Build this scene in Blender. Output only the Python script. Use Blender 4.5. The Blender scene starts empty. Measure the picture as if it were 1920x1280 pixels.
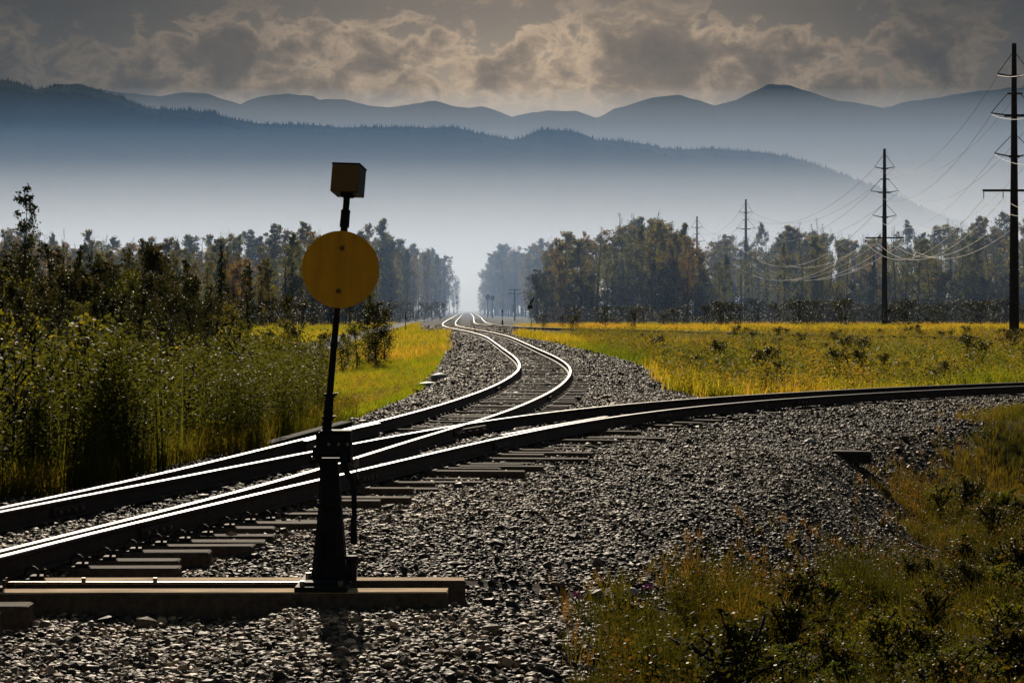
import bpy, math, random
import numpy as np
from mathutils import Vector, Matrix
rnd = random.Random(7)
rng = np.random.default_rng(11)
S = bpy.context.scene
C = S.collection
R = math.radians

# ------------------------------------------------------------------ camera
CAMZ, FPX, HY = 1.93, 4200.0, 579.0          # eye height (m), focal length and horizon row of the 1920 px frame
cd = bpy.data.cameras.new('camera'); cam = bpy.data.objects.new('camera', cd); C.objects.link(cam)
cd.sensor_width = 36.0; cd.lens = FPX / 1920 * 36.0
cd.shift_y = -(640 - HY) / 1920
cd.clip_start = 0.1; cd.clip_end = 60000
cam.location = (0, 0, CAMZ); cam.rotation_euler = (R(90), 0, 0)
S.camera = cam
# ------------------------------------------------------------------ light
SUN_EL, SUN_AZ = 26.0, -6.0                  # sun ahead of the camera, a little to the left
sd = bpy.data.lights.new('sun', 'SUN'); sun = bpy.data.objects.new('sun', sd); C.objects.link(sun)
sd.energy = 5.0; sd.angle = R(0.5); sd.color = (1.0, 0.87, 0.69)
sv = Vector((math.sin(R(SUN_AZ)) * math.cos(R(SUN_EL)), math.cos(R(SUN_AZ)) * math.cos(R(SUN_EL)), math.sin(R(SUN_EL))))
sun.rotation_euler = (-sv).to_track_quat('-Z', 'Y').to_euler()
sun.location = (-30, 200, 160)
S.view_settings.view_transform = 'Standard'; S.view_settings.look = 'None'
S.view_settings.exposure = 0.0; S.view_settings.gamma = 1.0
S.view_settings.use_curve_mapping = False
S.cycles.use_denoising = True
S.cycles.max_bounces = 6; S.cycles.diffuse_bounces = 2; S.cycles.glossy_bounces = 2
S.cycles.transmission_bounces = 4; S.cycles.volume_bounces = 0; S.cycles.transparent_max_bounces = 6
S.cycles.caustics_reflective = False; S.cycles.caustics_refractive = False
S.cycles.use_adaptive_sampling = True


class NT:
    """small helper for node trees"""
    def __init__(s, tree): s.t = tree; s.n = tree.nodes; s.l = tree.links
    def new(s, typ, **kw):
        n = s.n.new(typ)
        for k, v in kw.items(): setattr(n, k, v)
        return n
    def put(s, sock, v):
        if isinstance(v, bpy.types.NodeSocket): s.l.new(v, sock)
        elif v is not None:
            if isinstance(v, (tuple, list)) and len(v) == 3 and sock.type == 'RGBA': v = (*v, 1)
            sock.default_value = v
    def math(s, op, a, b=None, c=None, clamp=False):
        n = s.new('ShaderNodeMath', operation=op, use_clamp=clamp)
        s.put(n.inputs[0], a)
        if b is not None: s.put(n.inputs[1], b)
        if c is not None: s.put(n.inputs[2], c)
        return n.outputs[0]
    def mix(s, f, a, b, typ='RGBA', blend='MIX'):
        n = s.new('ShaderNodeMix', data_type=typ)
        if typ == 'RGBA':
            n.blend_type = blend; s.put(n.inputs[0], f); s.put(n.inputs[6], a); s.put(n.inputs[7], b); return n.outputs[2]
        s.put(n.inputs[0], f); s.put(n.inputs[2], a); s.put(n.inputs[3], b); return n.outputs[0]
    def noise(s, vec, scale, detail=3, rough=0.5, dist=0.0):
        n = s.new('ShaderNodeTexNoise'); s.put(n.inputs['Vector'], vec)
        n.inputs['Scale'].default_value = scale; n.inputs['Detail'].default_value = detail
        n.inputs['Roughness'].default_value = rough; n.inputs['Distortion'].default_value = dist
        return n.outputs['Fac']
    def ramp(s, f, stops, interp='LINEAR'):
        n = s.new('ShaderNodeValToRGB'); s.put(n.inputs[0], f); e = n.color_ramp.elements; n.color_ramp.interpolation = interp
        while len(e) < len(stops): e.new(0.5)
        for k, (p, c) in enumerate(stops): e[k].position = p; e[k].color = (*c, 1)
        return n.outputs[0]
    def smooth(s, v, a, b):
        n = s.new('ShaderNodeMapRange', interpolation_type='SMOOTHSTEP'); s.put(n.inputs[0], v)
        n.inputs[1].default_value = a; n.inputs[2].default_value = b; return n.outputs[0]


# ------------------------------------------------------------------ sky (world)
W = bpy.data.worlds.new('World'); S.world = W; W.use_nodes = True
q = NT(W.node_tree); q.n.clear()
wo = q.new('ShaderNodeOutputWorld'); bg = q.new('ShaderNodeBackground'); q.l.new(bg.outputs[0], wo.inputs[0])
tc = q.new('ShaderNodeTexCoord').outputs['Generated']
sky = q.new('ShaderNodeTexSky', sky_type='NISHITA', sun_disc=False)
sky.sun_elevation = R(SUN_EL); sky.sun_rotation = R(SUN_AZ); sky.air_density = 1.4; sky.dust_density = 3.0; sky.altitude = 700
sep = q.new('ShaderNodeSeparateXYZ'); q.put(sep.inputs[0], tc)
yy = q.math('MAXIMUM', sep.outputs[1], 0.15)
u = q.math('DIVIDE', sep.outputs[0], yy)
v = q.math('DIVIDE', sep.outputs[2], yy)
comb = q.new('ShaderNodeCombineXYZ'); q.put(comb.inputs[0], u); q.put(comb.inputs[1], q.math('MULTIPLY', v, 1.35))
uv = comb.outputs[0]
f1 = q.noise(uv, 50, 10, 0.60, 0.35); f2 = q.noise(uv, 8, 3, 0.5)
bias = None
# cumulus heads: (px, py, half width, half height, strength) in sky direction
for (px, py, a, b, s_) in ((1235, 95, 125, 75, .34), (1450, 105, 120, 50, .24), (1105, 110, 90, 45, .2), (440, 95, 140, 65, .27), (700, 100, 150, 60, .18),
                           (1740, 70, 95, 90, .22), (290, 150, 120, 60, .15), (900, 130, 140, 55, .16), (1300, 170, 260, 60, .16), (60, 110, 120, 60, .14), (600, 150, 300, 50, .12), (1640, 170, 150, 60, .14)):
    du = q.math('MULTIPLY', q.math('SUBTRACT', u, (px - 960) / FPX), FPX / a)
    dv = q.math('MULTIPLY', q.math('SUBTRACT', v, (HY - py) / FPX), FPX / b)
    r2 = q.math('ADD', q.math('MULTIPLY', du, du), q.math('MULTIPLY', dv, dv))
    g = q.math('MULTIPLY', q.math('POWER', 2.718, q.math('MULTIPLY', r2, -0.8)), s_)
    bias = g if bias is None else q.math('MAXIMUM', bias, g)
band = q.math('MULTIPLY', q.math('SUBTRACT', 1.0, q.smooth(v, 0.095, 0.125)), 0.05)
dens = q.math('ADD', q.math('ADD', q.math('ADD', q.math('MULTIPLY', f1, 0.72), q.math('MULTIPLY', f2, 0.22)), bias), band)
cl = q.ramp(dens, [(0.48, (.10, .10, .10)), (0.545, (.85, .85, .85)), (0.57, (1, 1, 1)), (0.615, (.58, .58, .58)), (0.66, (.28, .28, .28)), (0.72, (.10, .10, .10)), (0.9, (0, 0, 0))])
cm = q.smooth(dens, 0.48, 0.59)
K = 1.0 / 0.035                # radiance wanted -> background colour
kc = lambda *c_: tuple(x * K for x in c_)
hi = q.smooth(v, 0.088, 0.138)
side = q.math('SUBTRACT', 1.0, q.math('MULTIPLY', q.smooth(q.math('ABSOLUTE', q.math('SUBTRACT', u, 0.01)), -0.02, 0.23), 0.80))
base = q.mix(hi, kc(.430, .335, .225), kc(.215, .165, .118))
fine = q.noise(uv, 75, 5, 0.6)
cloud = q.mix(cl, kc(.165, .120, .082), kc(.54, .385, .24))
cloud = q.mix(1.0, cloud, q.ramp(fine, [(.3, (.8, .8, .8)), (.7, (1.18, 1.18, 1.18))]), blend='MULTIPLY')
top = q.smooth(v, 0.085, 0.105)
front = q.smooth(sep.outputs[1], 0.3, 0.7)
low = q.math('SUBTRACT', 1.0, q.smooth(v, 0.35, 0.8))
camt = q.math('MULTIPLY', q.math('MULTIPLY', cm, q.math('ADD', 0.35, q.math('MULTIPLY', top, 0.62))), q.math('SUBTRACT', 1.0, q.math('MULTIPLY', q.smooth(v, .122, .138), .7)))
fr_ = q.mix(camt, base, cloud)
sc3 = q.new('ShaderNodeCombineXYZ'); [q.put(sc3.inputs[i_], side) for i_ in range(3)]
fr_ = q.mix(1.0, fr_, sc3.outputs[0], blend='MULTIPLY')
col = q.mix(q.math('MULTIPLY', front, low), sky.outputs[0], fr_)
q.put(bg.inputs[0], col); bg.inputs[1].default_value = 0.035


# ------------------------------------------------------------------ materials
def mat(name, rough=0.7, spec=0.4, metal=0.0):
    m = bpy.data.materials.new(name); m.use_nodes = True; t = NT(m.node_tree)
    b = t.n['Principled BSDF']; b.inputs['Roughness'].default_value = rough
    b.inputs['Specular IOR Level'].default_value = spec; b.inputs['Metallic'].default_value = metal
    return m, t, b
def mottled(name, c0, c1, scale=6, rough=0.7, spec=0.4, metal=0.0, bump=0.3, stretch=(1, 1, 1), bscale=None, dist=0.01):
    m, t, b = mat(name, rough, spec, metal)
    tcn = t.new('ShaderNodeTexCoord'); mp = t.new('ShaderNodeMapping'); t.put(mp.inputs[0], tcn.outputs['Object']); mp.inputs['Scale'].default_value = stretch
    f = t.noise(mp.outputs[0], scale, 6, 0.65)
    t.put(b.inputs['Base Color'], t.ramp(f, [(0.3, c0), (0.7, c1)]))
    bp = t.new('ShaderNodeBump'); bp.inputs['Strength'].default_value = bump; bp.inputs['Distance'].default_value = dist
    t.put(bp.inputs['Height'], t.noise(mp.outputs[0], bscale or scale * 4, 5, 0.6)); t.put(b.inputs['Normal'], bp.outputs[0])
    return m
M = {}
M['rust'] = mottled('rusty_steel', (.020, .012, .008), (.060, .034, .022), 9, .75, .3, 0.0, .5)
M['iron'] = mottled('painted_iron', (.006, .006, .007), (.016, .014, .013), 12, .7, .15, 0.0, .4)
M['steel'] = mottled('polished_rail_head', (.22, .21, .20), (.38, .365, .35), 3, .40, .5, 1.0, .05, (1, 1, 1), 60, .002)
M['duller'] = mottled('worn_rail_head', (.17, .14, .115), (.30, .26, .22), 3, .42, .5, 1.0, .05, (1, 1, 1), 60, .002)
M['bolt'] = mottled('worn_bolt', (.10, .08, .06), (.30, .25, .20), 20, .35, .5, .8, .2)
M['tie'] = mottled('creosoted_timber', (.060, .034, .016), (.42, .265, .120), 7, .85, .25, 0, .8, (.35, 4, 4), 14, .012)
M['tie_old'] = mottled('grey_weathered_timber', (.045, .028, .018), (.22, .14, .08), 6, .9, .2, 0, .8, (.35, 4, 4), 14, .012)
M['tie_side'] = mottled('shade_black_timber', (.007, .0055, .004), (.022, .015, .010), 7, .9, .2, 0, .8, (.35, 4, 4), 14, .012)  # near-black timber: shade of the side faces painted into the colour
M['tie_end'] = mottled('sawn_timber_end', (.05, .034, .022), (.15, .10, .06), 16, .9, .2, 0, .6)
M['yellow'] = mottled('amber_paint', (.66, .24, .000), (1.0, .42, .0003), 4, .6, .35, 0, .35, (2.5, 1, .45), 30, .004)
M['lampbox'] = mottled('dull_brown_yellow_paint', (.17, .075, .010), (.23, .105, .016), 5, .6, .3, 0, .1)
M['darkface'] = mottled('dark_green_paint', (.010, .020, .016), (.016, .03, .024), 5, .6, .3, 0, .1)
M['pole'] = mottled('dark_pole_timber', (.020, .014, .012), (.055, .038, .030), 3, .85, .2, 0, .5, (6, 6, .4), 10, .02)
M['wire'] = mottled('aluminium_wire', (.42, .42, .42), (.55, .55, .55), 1, .42, .5, .9, 0)
M['glass'] = mottled('insulator_glaze', (.03, .025, .02), (.08, .06, .05), 3, .25, .5, 0, 0)
M['white'] = mottled('white_paint', (.6, .6, .6), (.75, .75, .75), 4, .6, .4, 0, .1)
M['orange'] = mottled('orange_paint', (.5, .12, .02), (.6, .17, .03), 4, .6, .4, 0, .1)
M['black'] = mottled('black_paint', (.008, .008, .009), (.015, .015, .016), 4, .5, .4, 0, .1)
M['bark'] = mottled('tree_bark', (.014, .011, .009), (.042, .034, .027), 4, .9, .2, 0, .6, (3, 3, .7), 9, .03)
M['rockmat'] = mottled('river_rock', (.16, .145, .12), (.34, .31, .26), 6, .6, .4, 0, .4)
M['petal'] = mottled('pink_petals', (.5, .08, .3), (.6, .14, .4), 4, .6, .3, 0, 0)

def timber(name, c0, c1, crack=.25):
    m, t, b = mat(name, .85, .25); tcn = t.new('ShaderNodeTexCoord').outputs['Object']; inf = t.new('ShaderNodeObjectInfo')
    def mp(sc): n = t.new('ShaderNodeMapping'); t.put(n.inputs[0], tcn); n.inputs['Scale'].default_value = sc; cb = t.new('ShaderNodeCombineXYZ'); t.put(cb.inputs[0], t.math('MULTIPLY', inf.outputs['Random'], 37)); t.put(cb.inputs[1], t.math('MULTIPLY', inf.outputs['Random'], 11)); t.put(n.inputs['Location'], cb.outputs[0]); return n.outputs[0]
    g1 = t.noise(mp((.9, 26, 26)), 2.2, 6, .7); g2 = t.noise(mp((1.6, 5, 5)), 1.6, 5, .6); g3 = t.noise(mp((.5, 17, 17)), 2.0, 3, .5, .6)
    c = t.ramp(t.math('ADD', t.math('MULTIPLY', g1, .55), t.math('MULTIPLY', g2, .45)), [(.36, c0), (.62, c1)])
    ck = t.smooth(g3, .37, .41)
    c = t.mix(1.0, c, t.mix(ck, (crack, crack * .9, crack * .8), (1, 1, 1)), blend='MULTIPLY')
    c = t.mix(1.0, c, t.ramp(t.noise(mp((1, 1, 1)), 1.1, 3, .5), [(.35, (.62, .60, .58)), (.6, (1.05, 1.05, 1.05))]), blend='MULTIPLY')
    t.put(b.inputs['Base Color'], c)
    bp = t.new('ShaderNodeBump'); bp.inputs['Strength'].default_value = 1.0; bp.inputs['Distance'].default_value = .012
    t.put(bp.inputs['Height'], t.math('ADD', g1, t.math('MULTIPLY', ck, .9))); t.put(b.inputs['Normal'], bp.outputs[0]); return m
M['tie'] = timber('creosoted_timber', (.020, .014, .010), (.115, .078, .045))
M['tie_old'] = timber('grey_weathered_timber', (.018, .013, .010), (.095, .068, .045))
M['tie_sunlit'] = timber('sunlit_timber_top', (.30, .19, .09), (.78, .53, .26), .3)  # bright tan head block tops, sunlight painted into the colour
def leafmat(name, stops, trans=0.45, rough=0.42, spec=0.5, tscale=2.2):
    """leaves: colour by each leaf's own tint attribute, light passes through them"""
    m = bpy.data.materials.new(name); m.use_nodes = True; t = NT(m.node_tree); t.n.clear()
    at = t.new('ShaderNodeAttribute', attribute_name='tint')
    info = t.new('ShaderNodeObjectInfo')
    f = t.math('ADD', at.outputs['Fac'], t.math('MULTIPLY', t.math('SUBTRACT', info.outputs['Random'], .5), .35), clamp=True)
    c = t.ramp(f, stops)
    c2 = t.mix(1.0, c, (tscale, tscale, tscale * .55), blend='MULTIPLY')
    b = t.new('ShaderNodeBsdfPrincipled'); b.inputs['Specular Tint'].default_value = (1, .84, .5, 1); t.put(b.inputs['Base Color'], c); b.inputs['Roughness'].default_value = rough + .1; b.inputs['Specular IOR Level'].default_value = spec * .28
    tr = t.new('ShaderNodeBsdfTranslucent'); t.put(tr.inputs[0], c2)
    mx = t.new('ShaderNodeMixShader'); mx.inputs[0].default_value = trans; t.l.new(b.outputs[0], mx.inputs[1]); t.l.new(tr.outputs[0], mx.inputs[2])
    o = t.new('ShaderNodeOutputMaterial'); t.l.new(mx.outputs[0], o.inputs[0])
    return m
M['leaf'] = leafmat('autumn_leaf', [(0, (.028, .034, .009)), (.45, (.070, .070, .014)), (.8, (.15, .11, .016)), (1, (.26, .13, .018))], .5, .48, .18, 2.6)
M['leaf_gold'] = leafmat('golden_leaf', [(0, (.05, .045, .010)), (.5, (.13, .09, .016)), (1, (.32, .15, .02))], .5, .5, .2)
M['leaf_fg_bright'] = leafmat('mossy_leaf', [(0, (.03, .04, .005)), (.5, (.075, .078, .008)), (1, (.14, .10, .012))], .45, .45, .2, 2.2)
M['leaf_fg'] = leafmat('ditch_leaf', [(0, (.014, .017, .004)), (.5, (.042, .038, .006)), (.85, (.085, .052, .010)), (1, (.15, .06, .014))], .42, .40, .32, 2.2)
M['leaf_thicket'] = leafmat('thicket_leaf', [(0, (.020, .024, .006)), (.45, (.058, .056, .009)), (.8, (.15, .125, .012)), (1, (.28, .16, .016))], .52, .45, .3, 2.6)
M['leaf_dark'] = leafmat('dark_leaf', [(0, (.012, .016, .007)), (.6, (.032, .031, .009)), (1, (.085, .050, .012))], .4, .42, .35, 1.7)
M['needle'] = leafmat('spruce_needle', [(0, (.008, .016, .010)), (1, (.022, .036, .018))], .15, .6, .3)
M['grass'] = leafmat('meadow_grass', [(0, (.030, .050, .007)), (.35, (.085, .105, .009)), (.65, (.19, .15, .014)), (.85, (.30, .20, .022)), (1, (.30, .13, .03))], .55, .5, .2, 2.9)
M['grass_tawny'] = leafmat('tawny_grass', [(0, (.020, .026, .005)), (.5, (.055, .055, .008)), (1, (.13, .085, .014))], .5, .5, .2, 2.2)
M['grass_fg'] = leafmat('ditch_grass', [(0, (.013, .015, .003)), (.45, (.036, .034, .005)), (.75, (.078, .055, .008)), (1, (.13, .062, .014))], .5, .42, .3, 2.4)
M['grass_slope'] = leafmat('slope_grass', [(0, (.055, .085, .006)), (.5, (.12, .145, .008)), (.85, (.20, .17, .012)), (1, (.22, .13, .02))], .55, .5, .2, 3.0)

m, t, b = mat('ballast_stone', .60, .28); M['stone'] = m
b.inputs['Specular Tint'].default_value = (1, .88, .68, 1)
at = t.new('ShaderNodeAttribute', attribute_name='tint')
geo = t.new('ShaderNodeNewGeometry')
c = t.ramp(at.outputs['Fac'], [(0, (.014, .011, .009)), (.5, (.055, .040, .027)), (.80, (.20, .138, .080)), (.95, (.52, .375, .22)), (1, (.28, .14, .06))])
nz = t.noise(geo.outputs['Position'], 45, 4, .6)
t.put(b.inputs['Base Color'], t.mix(1.0, c, t.ramp(nz, [(.3, (.65, .65, .65)), (.7, (1.25, 1.20, 1.12))]), blend='MULTIPLY'))
bp = t.new('ShaderNodeBump'); bp.inputs['Strength'].default_value = .35; bp.inputs['Distance'].default_value = .006
t.put(bp.inputs['Height'], t.noise(geo.outputs['Position'], 120, 3, .6)); t.put(b.inputs['Normal'], bp.outputs[0])

m, t, b = mat('ground_soil', .95, .15); M['ground'] = m
at = t.new('ShaderNodeAttribute', attribute_name='ballast')
pos = t.new('ShaderNodeNewGeometry').outputs['Position']
gr = t.ramp(t.noise(pos, 22, 6, .75), [(.3, (.018, .015, .012)), (.6, (.065, .050, .036)), (.8, (.17, .125, .08))])
so = t.ramp(t.noise(pos, .6, 6, .65), [(.3, (.022, .026, .008)), (.55, (.055, .058, .012)), (.75, (.11, .085, .02))])
t.put(b.inputs['Base Color'], t.mix(at.outputs['Fac'], so, gr))
bp = t.new('ShaderNodeBump'); bp.inputs['Strength'].default_value = .9; bp.inputs['Distance'].default_value = .05
t.put(bp.inputs['Height'], t.noise(pos, 16, 4, .7)); t.put(b.inputs['Normal'], bp.outputs[0])

m, t, b = mat('gravel_path', .95, .15); M['path'] = m
pos = t.new('ShaderNodeNewGeometry').outputs['Position']
t.put(b.inputs['Base Color'], t.ramp(t.noise(pos, 5, 6, .7), [(.3, (.12, .115, .11)), (.7, (.26, .25, .24))]))
m, t, b = mat('forested_mountain', 1.0, .0); M['mtn'] = m
pos = t.new('ShaderNodeNewGeometry').outputs['Position']
t.put(b.inputs['Base Color'], t.ramp(t.noise(pos, .004, 8, .7), [(.3, (.010, .018, .022)), (.7, (.030, .042, .046))]))


# ------------------------------------------------------------------ mesh helpers
def mesh_np(name, V, Fc, mats, parent=None, tint=None, midx=None, smooth=False, attr='tint', loc=None):
    """V (n,3) array, Fc (m,k) array of equal-sized faces -> one mesh object"""
    V = np.asarray(V, np.float32); Fc = np.asarray(Fc, np.int32); me = bpy.data.meshes.new(name)
    n, k = Fc.shape
    me.vertices.add(len(V)); me.vertices.foreach_set('co', V.ravel())
    me.loops.add(n * k); me.loops.foreach_set('vertex_index', Fc.ravel())
    me.polygons.add(n); me.polygons.foreach_set('loop_start', np.arange(0, n * k, k, dtype=np.int32)); me.polygons.foreach_set('loop_total', np.full(n, k, np.int32))
    for m_ in (mats if isinstance(mats, (list, tuple)) else [mats]): me.materials.append(M[m_])
    if midx is not None: me.polygons.foreach_set('material_index', np.asarray(midx, np.int32))
    me.update(calc_edges=True)
    me.polygons.foreach_set('use_smooth', np.full(n, smooth, bool))
    if tint is not None:
        a = me.attributes.new(attr, 'FLOAT', 'POINT'); a.data.foreach_set('value', np.asarray(tint, np.float32))
    o = bpy.data.objects.new(name, me); C.objects.link(o)
    if parent: o.parent = parent
    if loc is not None: o.location = loc
    return o

class MB:
    """collects boxes, tubes and prisms; build() links them as ONE mesh object"""
    def __init__(s): s.v = []; s.f = []; s.mi = []
    def add(s, vs, fs, mi=0):
        o = len(s.v); s.v += [tuple(p) for p in vs]; s.f += [tuple(i + o for i in f) for f in fs]; s.mi += [mi] * len(fs)
    def box(s, c, size, rot=None, mi=0, taper=1.0, bev=0.0):
        hx, hy, hz = size[0] / 2, size[1] / 2, size[2] / 2
        b_ = min(bev, hx * .45, hy * .45, hz * .45)
        if b_ <= 0:
            P = [Vector((x * (taper if z > 0 else 1), y * (taper if z > 0 else 1), z)) for z in (-hz, hz) for x, y in ((-hx, -hy), (hx, -hy), (hx, hy), (-hx, hy))]
            Fs = [(3, 2, 1, 0), (4, 5, 6, 7), (0, 1, 5, 4), (1, 2, 6, 5), (2, 3, 7, 6), (3, 0, 4, 7)]
        else:
            P = []; rings = []
            def ring(z, x, y, cut):
                k = [(-x + cut, -y), (x - cut, -y), (x, -y + cut), (x, y - cut), (x - cut, y), (-x + cut, y), (-x, y - cut), (-x, -y + cut)]
                rings.append(list(range(len(P), len(P) + 8))); P.extend(Vector((a * (taper if z > 0 else 1), d * (taper if z > 0 else 1), z)) for a, d in k)
            ring(-hz, hx - b_, hy - b_, b_ * .5); ring(-hz + b_, hx, hy, b_); ring(hz - b_, hx, hy, b_); ring(hz, hx - b_, hy - b_, b_ * .5)
            Fs = [tuple(reversed(rings[0])), tuple(rings[3])]
            for a_, b2 in zip(rings, rings[1:]):
                for i in range(8): Fs.append((a_[i], a_[(i + 1) % 8], b2[(i + 1) % 8], b2[i]))
        Rm = rot if rot is not None else Matrix.Identity(3)
        s.add([Rm @ p + Vector(c) for p in P], Fs, mi)
    def tube(s, pts, rad, n=8, mi=0, cap=True):
        pts = [Vector(p) for p in pts]; rs = rad if isinstance(rad, (list, tuple)) else [rad] * len(pts)
        V = []; Fs = []; up = None
        for i, p in enumerate(pts):
            d = (pts[min(i + 1, len(pts) - 1)] - pts[max(i - 1, 0)]).normalized()
            if up is None: up = Vector((0, 0, 1)) if abs(d.z) < .9 else Vector((1, 0, 0))
            x = up.cross(d).normalized(); y = d.cross(x).normalized(); up = y
            for k in range(n):
                a = 2 * math.pi * k / n; V.append(p + (x * math.cos(a) + y * math.sin(a)) * rs[i])
        for i in range(len(pts) - 1):
            for k in range(n): Fs.append((i * n + k, i * n + (k + 1) % n, (i + 1) * n + (k + 1) % n, (i + 1) * n + k))
        if cap: Fs += [tuple(reversed(range(n))), tuple(range((len(pts) - 1) * n, len(pts) * n))]
        s.add(V, Fs, mi)
    def prism(s, poly, axis_from, axis_to, mi=0):
        pass
    def build(s, name, mats, parent=None, smooth=False):
        me = bpy.data.meshes.new(name); me.from_pydata([tuple(p) for p in s.v], [], s.f)
        for m_ in (mats if isinstance(mats, (list, tuple)) else [mats]): me.materials.append(M[m_])
        me.polygons.foreach_set('material_index', s.mi)
        me.polygons.foreach_set('use_smooth', [smooth] * len(me.polygons)); me.update()
        o = bpy.data.objects.new(name, me); C.objects.link(o)
        if parent: o.parent = parent
        return o

def tag(o, label=None, cat=None, group=None, kind=None):
    if label: o['label'] = label
    if cat: o['category'] = cat
    if group: o['group'] = group
    if kind: o['kind'] = kind
    return o
def thing(name, label, cat, loc=(0, 0, 0), group=None, rz=0.0):
    o = bpy.data.objects.new(name, None); C.objects.link(o); o.location = loc; o.rotation_euler = (0, 0, rz); o.empty_display_size = .2
    return tag(o, label, cat, group)
def copy_tree(o, parent=None):
    c_ = o.copy(); C.objects.link(c_); c_.parent = parent
    for ch in o.children: copy_tree(ch, c_)
    return c_
def rotz(a): return Matrix.Rotation(a, 3, 'Z')

# ------------------------------------------------------------------ alignment of the two tracks (X at Y, metres)
SY = [2, 12, 14, 16, 18, 20, 22, 24, 26, 28, 30, 33, 36, 39, 42, 45, 48, 52, 56, 60, 65, 70, 76, 82, 90, 100, 112, 125, 140, 155, 165, 175, 185, 195, 205, 215, 230, 245, 300, 500, 1000, 1600]
SX = [-7.5, -5.355, -4.936, -4.517, -4.098, -3.692, -3.31, -2.964, -2.654, -2.367, -2.083, -1.638, -1.187, -.789, -.452, -.163, .092, .381, .614, .793, .936, .989, .953, .843, .63, .331, -.002, -.37, -.84, -1.504, -2.078, -2.729, -3.41, -4.093, -4.759, -5.409, -6.2, -6.85, -8.3, -12.3, -22.5, -34.7]
RY = [2, 12, 14, 16.07, 17.61, 19.3, 21.16, 23.2, 25.43, 27.87, 29.18, 30.55, 31.99, 33.49, 35.06, 36.71, 38.43, 40.24, 42.13, 44.11, 46.18, 48.35, 50.62, 53.0]
RX = [-7.43, -5.25, -4.80, -4.347, -4.022, -3.639, -3.197, -2.704, -2.167, -1.581, -1.261, -.914, -.53, -.097, .401, .986, 1.681, 2.515, 3.522, 4.741, 6.218, 8.002, 10.153, 12.733]
def dense(Xs, Ys, step=.35, far=None):
    """smooth resampling of a control polyline (Catmull-Rom)"""
    P = [Vector((x, y)) for x, y in zip(Xs, Ys)]; out = []
    for i in range(len(P) - 1):
        p0, p1, p2, p3 = P[max(i - 1, 0)], P[i], P[i + 1], P[min(i + 2, len(P) - 1)]
        L = (p2 - p1).length; n = max(2, int(L / max(step, p1.y * .012)))
        m1 = (p2 - p0) / max((p2 - p0).length, 1e-6) * L; m2 = (p3 - p1) / max((p3 - p1).length, 1e-6) * L
        for k in range(n):
            t_ = k / n; t2, t3 = t_ * t_, t_ ** 3
            out.append(p1 * (2 * t3 - 3 * t2 + 1) + m1 * (t3 - 2 * t2 + t_) + p2 * (-2 * t3 + 3 * t2) + m2 * (t3 - t2))
    out.append(P[-1]); return np.array([(p.x, p.y) for p in out])
Sc = dense(SX, SY)
Rc = dense(RX, RY)
a0 = math.atan2(Rc[-1][1] - Rc[-3][1], Rc[-1][0] - Rc[-3][0]); p0 = Rc[-1].copy(); ext = []
for k in range(1, 90):                       # the curve goes on past the frame, then straight
    a0 -= (.6 / 60 if k < 60 else 0); p0 = p0 + .9 * np.array([math.cos(a0), math.sin(a0)]); ext.append(p0.copy())
Rc = np.vstack([Rc, ext])
# third track: main line behind, coming from far away and swinging right across the meadow
Tc = dense([45.0, 31.3, 23.8, 18.4, 14.3, 10.6, 7.4, 4.7, 2.3, .6, -1.0, -2.2, -3.2, -4.3, -7.8, -17.9, -30], [122, 136, 147, 160, 176, 187.5, 196, 204, 212, 222, 235, 248, 262, 300, 497, 1000, 1600], .8)
G = 1.505 / 2
def offset(c, d):
    tn = np.gradient(c, axis=0); tn /= np.linalg.norm(tn, axis=1)[:, None]
    return c + np.c_[tn[:, 1], -tn[:, 0]] * d          # +d = right of travel
def cant(P):  return P

# ------------------------------------------------------------------ terrain
BAL = np.array([(-14, 5), (-10.5, 10), (-9.2, 14), (-7.2, 18.5), (-6.1, 21), (-4.9, 24.07), (-3.9, 30), (-3.1, 37), (-2.8, 41.2), (-2.76, 45.5), (-2.59, 53.3), (-2.6, 62.4), (-2.94, 81.3), (-3.38, 117), (-4.4, 165), (-5.3, 186),
                (-8.3, 203), (-11, 260), (-16, 400), (-30, 900), (-46, 1600), (-26, 1600), (-13.5, 900), (-4.5, 500), (-.5, 300), (.5, 250), (5.5, 215), (3.5, 200), (-.5, 205), (-1.6, 200), (-.47, 180), (.93, 150.6), (2.69, 137.6), (3.5, 114), (4.06, 106.5), (5.0, 88.2),
                (4.8, 75), (4.25, 56), (4.9, 53.2), (6.4, 55.6), (15.1, 64), (30, 74), (60, 88), (60, 70), (25, 60), (12.6, 49.2), (9.0, 43.2), (8.3, 40.6), (7.1, 36.2), (5.7, 33.3), (5.4, 28.4), (4.6, 26.6), (3.6, 24.6),
                (2.8, 21.8), (1.34, 17.9), (.5, 16.0), (.48, 13.5), (1.2, 11), (3.5, 8), (3, 5)])
def inside(P, poly=BAL):
    x, y = P[:, 0], P[:, 1]; r = np.zeros(len(P), bool); n = len(poly)
    for i in range(n):
        x1, y1 = poly[i]; x2, y2 = poly[(i + 1) % n]
        c_ = ((y1 > y) != (y2 > y)); xi = (x2 - x1) * (y - y1) / (y2 - y1 + 1e-12) + x1
        r ^= c_ & (x < xi)
    return r
def edge_dist(P, poly=BAL):
    d = np.full(len(P), 1e9); n = len(poly)
    for i in range(n):
        a, b_ = poly[i], poly[(i + 1) % n]; ab = b_ - a; t_ = np.clip(((P - a) @ ab) / (ab @ ab), 0, 1)
        d = np.minimum(d, np.hypot(*(P - a - t_[:, None] * ab).T))
    return d
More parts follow.
